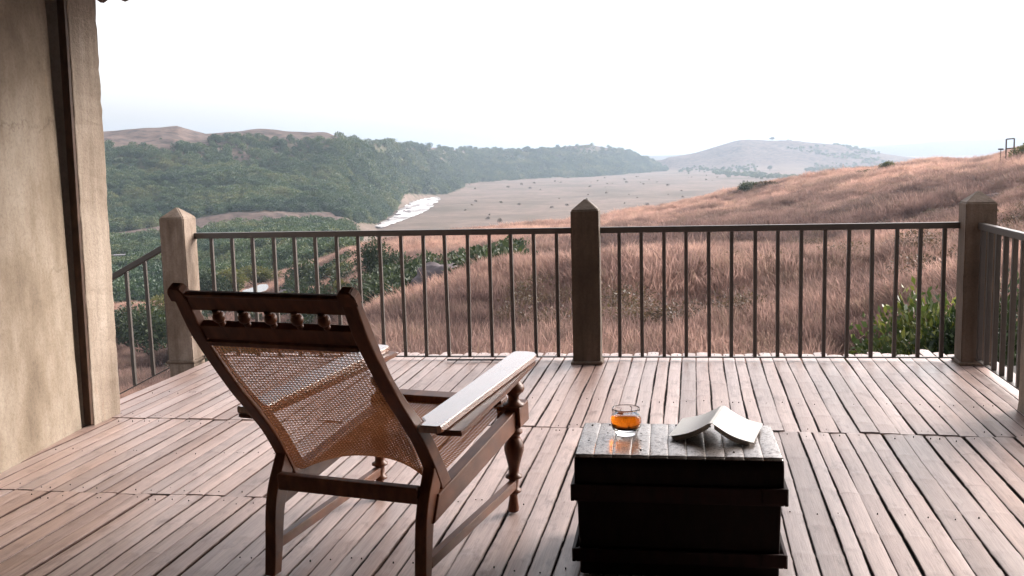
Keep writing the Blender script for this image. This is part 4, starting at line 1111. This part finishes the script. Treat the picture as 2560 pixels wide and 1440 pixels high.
def build_glass():
    gx, gy, gz = .4185, 3.672, LIDZ + .0022
    root = empty('tea_glass', (gx, gy, gz)); root.scale = (1.06, 1.06, 1.05); tag(root, 'round clear glass of amber tea on the trunk lid', 'glass')
    b = MB(); outer = [(.0, .0), (.036, .0), (.039, .003), (.040, .008), (.046, .016), (.0525, .030), (.0550, .046), (.0545, .058), (.0520, .072), (.0505, .085), (.0502, .094), (.0496, .0965), (.0488, .0975)]
    inner = [(.0478, .0965), (.0476, .092), (.0480, .085), (.0495, .072), (.0520, .058), (.0522, .046), (.0495, .032), (.043, .0215), (.030, .017), (.0, .016)]
    n = 48; rings = []
    pr = outer + inner
    c0 = b.bm.verts.new((0, 0, 0)); c1 = b.bm.verts.new((0, 0, inner[-1][1]))
    for r_, z in pr[1:-1]: rings.append([b.bm.verts.new((r_ * math.cos(2 * math.pi * k / n), r_ * math.sin(2 * math.pi * k / n), z)) for k in range(n)])
    for a, c in zip(rings[:-1], rings[1:]):
        for k in range(n): b.bm.faces.new((a[k], a[(k + 1) % n], c[(k + 1) % n], c[k]))
    for k in range(n):
        b.bm.faces.new((c0, rings[0][(k + 1) % n], rings[0][k])); b.bm.faces.new((c1, rings[-1][k], rings[-1][(k + 1) % n]))
    b.build('tumbler', M['glass'], root, smooth=True)
    q = MB(); pr = [(.0005, .0166), (.030, .0176), (.0432, .0221), (.0497, .0325), (.0524, .046), (.0522, .058), (.0499, .0705), (.0495, .0712), (.0005, .0712)]
    q.lathe([(r_, z) for r_, z in pr], (0, 0, 0), 48); o = q.build('tea', M['tea'], root)
build_glass()

def build_book():
    # lying open face down like a tent; spine pointing away to the right
    c = Vector((.760, 3.655, LIDZ + .010)); yaw = math.atan2(.100, .258)
    root = empty('open_book', c, -yaw); tag(root, 'open paperback lying face down like a tent on the trunk lid', 'book')
    H = .132                                   # half the page height along the spine
    def side(s, x0, z0, x1, z1, sag, n=14):
        r = []
        for i in range(n + 1):
            t = i / n; r.append((s * (x0 + (x1 - x0) * t), z0 + (z1 - z0) * t - sag * math.sin(math.pi * t) * (1 - .25 * t)))
        return r
    L = side(-1, .011, .062, .158, .0035, .012); Rr = side(1, .011, .062, .152, .0035, .013)
    top = L[::-1] + [(-.006, .0645), (.006, .0645)] + Rr
    th = .0014; bot = [(x, z - th) for x, z in top]
    b = MB(); b.prism([(x, z) for x, z in top] + [(x, z) for x, z in bot[::-1]], -H - .002, H + .002, 0)
    o = b.build('cover', M['cover'], root); o.rotation_euler = (R(90), 0, 0)
    # prism runs along x: turn so that the section lies across the spine
    me = o.data; o.rotation_euler = (0, 0, 0)
    for v in me.vertices: u, y, z = v.co; v.co = (y, u, z)
    me.flip_normals()
    for s, sec in ((-1, L), (1, Rr)):
        for q_ in range(5):
            d0, d1 = th + .0003 + q_ * .0037, th + .0003 + q_ * .0037 + .0034
            sh = 1 - .012 * q_ - .02 * random.random(); fl = random.uniform(-.0012, .0004)
            up = [(x * (1 - (1 - sh) * i / 13), max(z - d0 + fl * i / 13, -.0075 + .0006 * (5 - q_))) for i, (x, z) in enumerate(sec[:-1])]
            lo = [(x, max(z - (d1 - d0), -.0078)) for x, z in up]
            q = MB(); q.prism(up + lo[::-1], -H + random.uniform(0, .0025), H - random.uniform(0, .0025), 0); o = q.build('page_block', M['paper'], root)
            for v in o.data.vertices: u, y, z = v.co; v.co = (y, u, z)
            bm = bmesh.new(); bm.from_mesh(o.data); bmesh.ops.recalc_face_normals(bm, faces=bm.faces); bm.to_mesh(o.data); bm.free()
build_book()

# ------------------------------------------------------------------ trees, shrubs, rocks and small things in the landscape
def gpt(px, D):
    dx, dy = azdir(px); x, y = dx * D, dy * D
    return x, y, float(ground_z(x, y)[0])
CROWN = {}
def plant(name, label, cat, px, D, wid, hei, mat, kind='shrub', group=None, sink=.0, seed=0, lean=(0, 0)):
    """a shrub or tree with a trunk and a leafy crown, wid metres wide and hei tall"""
    x, y, z = gpt(px, D)
    root = empty(name, (x + lean[0], y + lean[1], z - sink), (seed * 1.7) % 6.28); tag(root, label, cat, group)
    key = (kind, seed % 4)
    if key not in CROWN:
        n = {'shrub': 2600, 'tree': 3600, 'near': 17000}[kind]
        sz = {'shrub': .085, 'tree': .070, 'near': .036}[kind]
        CROWN[key] = leaf_cloud('crown', n, (1, 1, 1), sz, 300 + seed % 4 * 17 + len(kind), lumps=11 if kind != 'tree' else 9, long=1.9 if kind == 'near' else 1.5, shell=.62, droop=.15)
    me = CROWN[key].copy() if CROWN[key].materials and CROWN[key].materials[0] is not M[mat] else CROWN[key]
    if me is not CROWN[key]: me.materials.clear()
    o = obj('crown', me, M[mat], root)
    th = hei * (.16 if kind == 'tree' else .05)
    o.location = (0, 0, th); o.scale = (wid / 1.9, wid / 1.9, (hei - th) / 1.95)
    t = trunk_mb(hei * .62, wid * (.035 if kind == 'tree' else .022), wid * .4, seed).build('trunk', M['bark'], root)
    return root
plant('leafy_shrub', 'bushy green shrub with yellow young leaves behind the back railing at the right', 'shrub', 2285, 11.6, 2.1, 3.3, 'leaf_near', 'near', seed=1)
plant('leafy_shrub', 'green shrub with yellow leaves seen through the side railing at the right', 'shrub', 2540, 11.2, 1.5, 2.55, 'leaf_near', 'near', seed=2)
PLN = [
 ('tree', 'tall dark tree at the edge of the gully below the grassy ridge', 'tree', 925, 108, 3.9, 6.3, 'leaf_dark', 'tree', 3),
 ('tree', 'second dark tree beside the tallest gully tree', 'tree', 975, 104, 3.2, 4.3, 'leaf_dark', 'tree', 2),
 ('shrub', 'yellow green bush in front of the dark gully tree', 'shrub', 908, 70, 2.4, 2.3, 'leaf_olive', 'shrub', 4),
 ('shrub', 'dark bush low in the gully left of the boulder', 'shrub', 962, 66, 3.0, 2.5, 'leaf_dark', 'shrub', 5),
 ('shrub', 'dark bush in the gully touching the boulder', 'shrub', 1022, 67, 2.8, 2.0, 'leaf_dark', 'shrub', 6),
 ('shrub', 'small green bush in front of the boulder', 'shrub', 1086, 58, 1.8, 1.3, 'leaf_olive', 'shrub', 7),
 ('shrub', 'green bush growing above the boulder', 'shrub', 1120, 104, 3.6, 2.4, 'leaf_dark', 'shrub', 8),
 ('shrub', 'yellowish bush above and right of the boulder', 'shrub', 1180, 108, 2.4, 1.7, 'leaf_olive', 'shrub', 9),
 ('shrub', 'round dark bush on the grass slope left of the middle post', 'shrub', 1302, 62, 2.3, 1.8, 'leaf_dark', 'shrub', 10),
 ('shrub', 'dark bush right of the boulder', 'shrub', 1212, 78, 2.6, 1.5, 'leaf_dark', 'shrub', 11),
 ('shrub', 'small dark bush on the grass near the left foot of the middle post', 'shrub', 1372, 25, .75, .6, 'leaf_dark', 'shrub', 12),
 ('shrub', 'faint green bush in the grass below the boulder', 'shrub', 1018, 26, .8, .7, 'leaf_olive', 'shrub', 13),
 ('shrub', 'olive bush beside the stream pool', 'shrub', 700, 150, 5.2, 5.0, 'leaf_olive', 'shrub', 14),
 ('shrub', 'dark bush beyond the stream pool', 'shrub', 745, 190, 8.0, 7.0, 'leaf_dark', 'shrub', 15),
 ('tree', 'yellow green tree left of the stream pool', 'tree', 560, 200, 8.5, 7.5, 'leaf_olive', 'tree', 16),
 ('tree', 'yellow green tree standing behind the stream pool', 'tree', 622, 215, 8.5, 6.5, 'leaf_olive', 'tree', 17),
 ('tree', 'dark tree just right of the left railing post', 'tree', 505, 190, 7.0, 8.5, 'leaf_dark', 'tree', 18),
 ('tree', 'dark spreading tree behind the top of the stair railing', 'tree', 345, 130, 8.0, 9.0, 'leaf_dark', 'tree', 19),
 ('tree', 'dark tree close to the house pillar', 'tree', 290, 150, 7.5, 8.0, 'leaf_dark', 'tree', 20),
 ('tree', 'olive tree just left of the left railing post', 'tree', 395, 165, 7.0, 8.0, 'leaf_olive', 'tree', 21),
 ('shrub', 'low dark bush at the foot of the stair railing', 'shrub', 372, 55, 3.4, 1.7, 'leaf_dark', 'shrub', 22),
 ('shrub', 'green bush directly below the stair railing', 'shrub', 350, 30, 2.0, 1.0, 'leaf_dark', 'shrub', 23),
 ('shrub', 'dark green bush on the far side of the gully', 'shrub', 812, 170, 6.5, 5.0, 'leaf_dark', 'shrub', 24),
 ('shrub', 'olive bush on the lip of the gully', 'shrub', 850, 150, 5.5, 3.8, 'leaf_olive', 'shrub', 25),
 ('tree', 'bright olive tree behind the first railing bars from the chair', 'tree', 838, 118, 2.6, 3.2, 'leaf_olive', 'tree', 26),
 ('shrub', 'flat topped dark thorn bush standing alone on the grass ridge', 'shrub', 1868, 212, 5.2, 4.4, 'leaf_dark', 'shrub', 27),
 ('shrub', 'brownish bush next to the flat topped thorn bush', 'shrub', 1915, 212, 5.5, 3.2, 'leaf_brown', 'shrub', 28),
 ('shrub', 'small bright green bush on the slope crest right of the middle post', 'shrub', 2218, 206, 3.2, 3.4, 'leaf_olive', 'shrub', 29),
 ('shrub', 'brown scrub on the crest of the right slope', 'shrub', 2168, 205, 5.5, 2.2, 'leaf_brown', 'shrub', 30),
 ('shrub', 'dark bush behind the top of the right corner post', 'shrub', 2490, 84, 2.8, 1.2, 'leaf_dark', 'shrub', 31),
 ('shrub', 'dark bush high on the slope below the wooden frame', 'shrub', 2478, 130, 2.3, 1.7, 'leaf_dark', 'shrub', 32),
 ('shrub', 'tall bush at the far right edge beside the wooden frame', 'shrub', 2562, 150, 3.4, 3.6, 'leaf_olive', 'shrub', 33),
 ('shrub', 'dark hollow bush in the grass left of the leafy shrub', 'shrub', 2118, 27, 1.1, .85, 'leaf_dark', 'shrub', 34),
 ('shrub', 'grey brown bush in the grass above the leafy shrub', 'shrub', 2235, 30, 1.4, .8, 'leaf_brown', 'shrub', 35),
 ('shrub', 'small dark plant on the slope near the fourth bar right of the middle post', 'shrub', 1708, 27, .42, .38, 'leaf_dark', 'shrub', 36),
 ('shrub', 'dark low bush just above the top rail right of the middle post', 'shrub', 1880, 96, 3.6, 1.0, 'leaf_brown', 'shrub', 37),
 ('tree', 'lone tree on the top of the middle hill', 'tree', 1930, 2795, 14, 11, 'leaf_dark', 'tree', 38),
 ('tree', 'lone tree at the foot of the middle hill', 'tree', 1925, 2150, 13, 12, 'leaf_dark', 'tree', 39),
 ('tree', 'dark pointed tree standing out of the woodland on the left hill', 'tree', 782, 640, 7, 13, 'leaf_dark', 'shrub', 40),
]
for nm, lb, ct, px, D, wd, he, mt, kd, sd in PLN:
    plant(nm, lb, ct, px, D, wd, he, mt, kd, None, .12 * he if kd == 'shrub' else 0, sd)

# scattered shrubs dotting the plain, and the bush lines behind
def dotted():
    V = [leaf_cloud('plain_shrub', 420, (1, 1, .8), .16, 900 + k, lumps=6, long=1.2) for k in range(4)]
    for me in V: me.materials.append(M['leaf_brown'])
    g = random.Random(3); k = 0; tries = 0
    while k < 85 and tries < 4000:
        tries += 1; px = g.uniform(1130, 2050); D = g.uniform(560, 1900)
        x, y, z = gpt(px, D)
        if inside(RIV, np.array([x]), np.array([y]))[0]: continue
        p, q = pix(x, y, z)
        if q < 425: continue
        o = obj('shrub', V[k % 4], None, None, (x, y, z - .3)); s = g.uniform(.45, 1.5) * (1 + D / 1800)
        o.scale = (s, s, s * g.uniform(.7, 1.2)); o.rotation_euler = (0, 0, g.uniform(0, 6))
        tag(o, 'small dark shrub dotting the dry valley plain', 'shrub', 'scattered shrubs dotting the plain'); k += 1
    W = [leaf_cloud('bush_line', 330, (1, 1, .9), .18, 950 + s, lumps=8, long=1.3) for s in range(3)]
    X = []; S = []
    for px0, px1, q0, q1, n in ((1780, 2000, 432, 446, 260), (2010, 2230, 425, 412, 260), (1960, 2060, 450, 440, 90), (1700, 1900, 428, 424, 160)):
        for i in range(n):
            u = g.random(); px = px0 + (px1 - px0) * u; py = q0 + (q1 - q0) * u + g.gauss(0, 2.4)
            x, y = on_z(px, py, -40); z = float(ground_z(x, y)[0])
            if z > -30: continue
            X.append((x, y, z - .8)); S.append(g.uniform(2, 4.5))
    scatter('bush_line', np.array(X), np.array(S), rots(len(X), .1), W, M['leaf_wood'], 'lines of bushes crossing the far side of the plain')
    X = []; S = []
    for i in range(420):
        px = g.uniform(1960, 2200); D = g.uniform(2500, 2850); x, y, z = gpt(px, D)
        q = pix(x, y, z)[1]
        if q < 350 + (px - 1990) * .19 + 26 and fbm(np.array([x / 120]), np.array([y / 120]), 7, 3)[0] > -.12 + .3 * (2080 - px) / 200: X.append((x, y, z - 1)); S.append(g.uniform(2.5, 5))
    scatter('hilltop_wood', np.array(X), np.array(S), rots(len(X), .1), W, M['leaf_wood'], 'dark woodland along the right end of the middle hill')
dotted()

def rock(name, label, px, D, size, seed, sink=.25, mat='rock', rz=0.0):
    x, y, z = gpt(px, D); b = MB(); bmesh.ops.create_icosphere(b.bm, subdivisions=4, radius=1)
    from mathutils import noise as nz
    for v in b.bm.verts:
        p = v.co.copy(); n = nz.fractal(p * 1.3 + Vector((seed, 0, 0)), 1.0, 2.0, 5) * .30 + abs(nz.noise(p * 2.3 + Vector((0, seed, 0)))) * .25
        v.co = p * (1 + n); v.co.x *= size[0] / 2; v.co.y *= size[1] / 2; v.co.z *= size[2] / 2
    o = b.build(name, M[mat], None, (x, y, z + size[2] * (.5 - sink)), smooth=True); o.rotation_euler = (0, 0, rz); tag(o, label, 'rock'); return o
rock('boulder', 'big grey purple boulder on the slope between the dark bushes', 1092, 76, (4.6, 3.4, 3.2), 2.0)
rock('boulder', 'dark stone high on the slope behind the right corner post', 2495, 92, (2.6, 1.6, 1.2), 4.0)
rock('boulder', 'dark low stone in the grass just above the top rail', 1905, 98, (3.2, 1.6, .9), 6.0)
rock('boulder', 'grey rock shelf beside the stream pool', 720, 168, (9, 4, 2.2), 8.0)
rock('boulder', 'dark rock ledge in the gully behind the railing bars', 790, 128, (6.5, 3, 2.0), 9.0)
def river_stones():
    b = MB(); g = random.Random(8)
    for k in range(26):
        u = g.random(); px = 950 + 170 * u + g.gauss(0, 9); py = 560 - 72 * u ** .8 + g.gauss(0, 4)
        x, y = on_z(px, py, RZ)
        if not inside(RIV, np.array([x]), np.array([y]))[0]: continue
        s = g.uniform(.5, 1.7)
        r = bmesh.ops.create_icosphere(b.bm, subdivisions=2, radius=1, matrix=Matrix.Translation((x, y, RZ + .1)) @ Matrix.Rotation(g.uniform(0, 6), 4, 'Z') @ Matrix.Diagonal((s * 1.8, s, s * .35, 1)))
    b.noise(.5, .4, 2); o = b.build('river_stones', M['rock'], smooth=True); tag(o, 'stones breaking the surface of the river', kind='stuff')
river_stones()

def small_things():
    # wooden frame and the small sign near the crest at the far right
    def at(px, py, D):
        d = ray(px, py); h = math.hypot(d[0], d[1]); return Vector((d[0] / h * D, d[1] / h * D, EYE + D * d[2] / h))
    D = 150.0; a = at(2516, 348, D); c = at(2536, 346, D)
    g0 = gpt(2516, D)[2]; g1 = gpt(2536, D)[2]
    root = empty('wooden_frame', (a.x, a.y, g0)); tag(root, 'open wooden frame standing on the crest at the far right', 'frame')
    for name, p, q in (('upright', (a.x, a.y, min(g0, a.z - 2.4) - .3), a), ('upright', (c.x, c.y, min(g1, c.z - 2.4) - .3), c), ('crossbar', a, c), ('lower_bar', a - Vector((0, 0, 1.28)), c - Vector((0, 0, 1.28)))):
        b = MB(); b.bar(Vector(p), Vector(q), .14, .14, .01, (0, .3, 1) if 'bar' in name else (0, 1, 0)); o = b.build(name, M['bark'], root); o.location = -root.location
    D = 155.0; p = at(2502, 373, D); gz = gpt(2502, D)[2]
    root = empty('sign_board', (p.x, p.y, gz)); tag(root, 'small dark board on a thin stake left of the wooden frame', 'sign')
    b = MB(); b.bar((p.x, p.y, min(gz, p.z - .7) - .2), (p.x, p.y, p.z), .07, .07, .005, (0, 1, 0)); o = b.build('stake', M['bark'], root); o.location = -root.location
    b = MB(); b.box(p, (.72, .12, .20), .01); o = b.build('board', M['iron'], root); o.location = -root.location
    # low grey wall with a white end block on the terrace at the left
    x, y, z = gpt(318, 372); root = empty('farm_wall', (x, y, z), R(20)); tag(root, 'low grey building wall with a white end block on the left terrace', 'wall')
    b = MB(); b.box((-.9, 0, .7), (11, 2.4, 1.9), .05); b.build('wall', M['grey_wall'], root)
    b = MB(); b.box((-.9, 0, 1.75), (11.3, 2.9, .22), .03); b.build('coping', M['grey_wall'], root)
    b = MB(); b.box((5.6, .1, .95), (1.9, 2.0, 2.3), .05); b.build('end_block', M['white_paint'], root)
small_things()
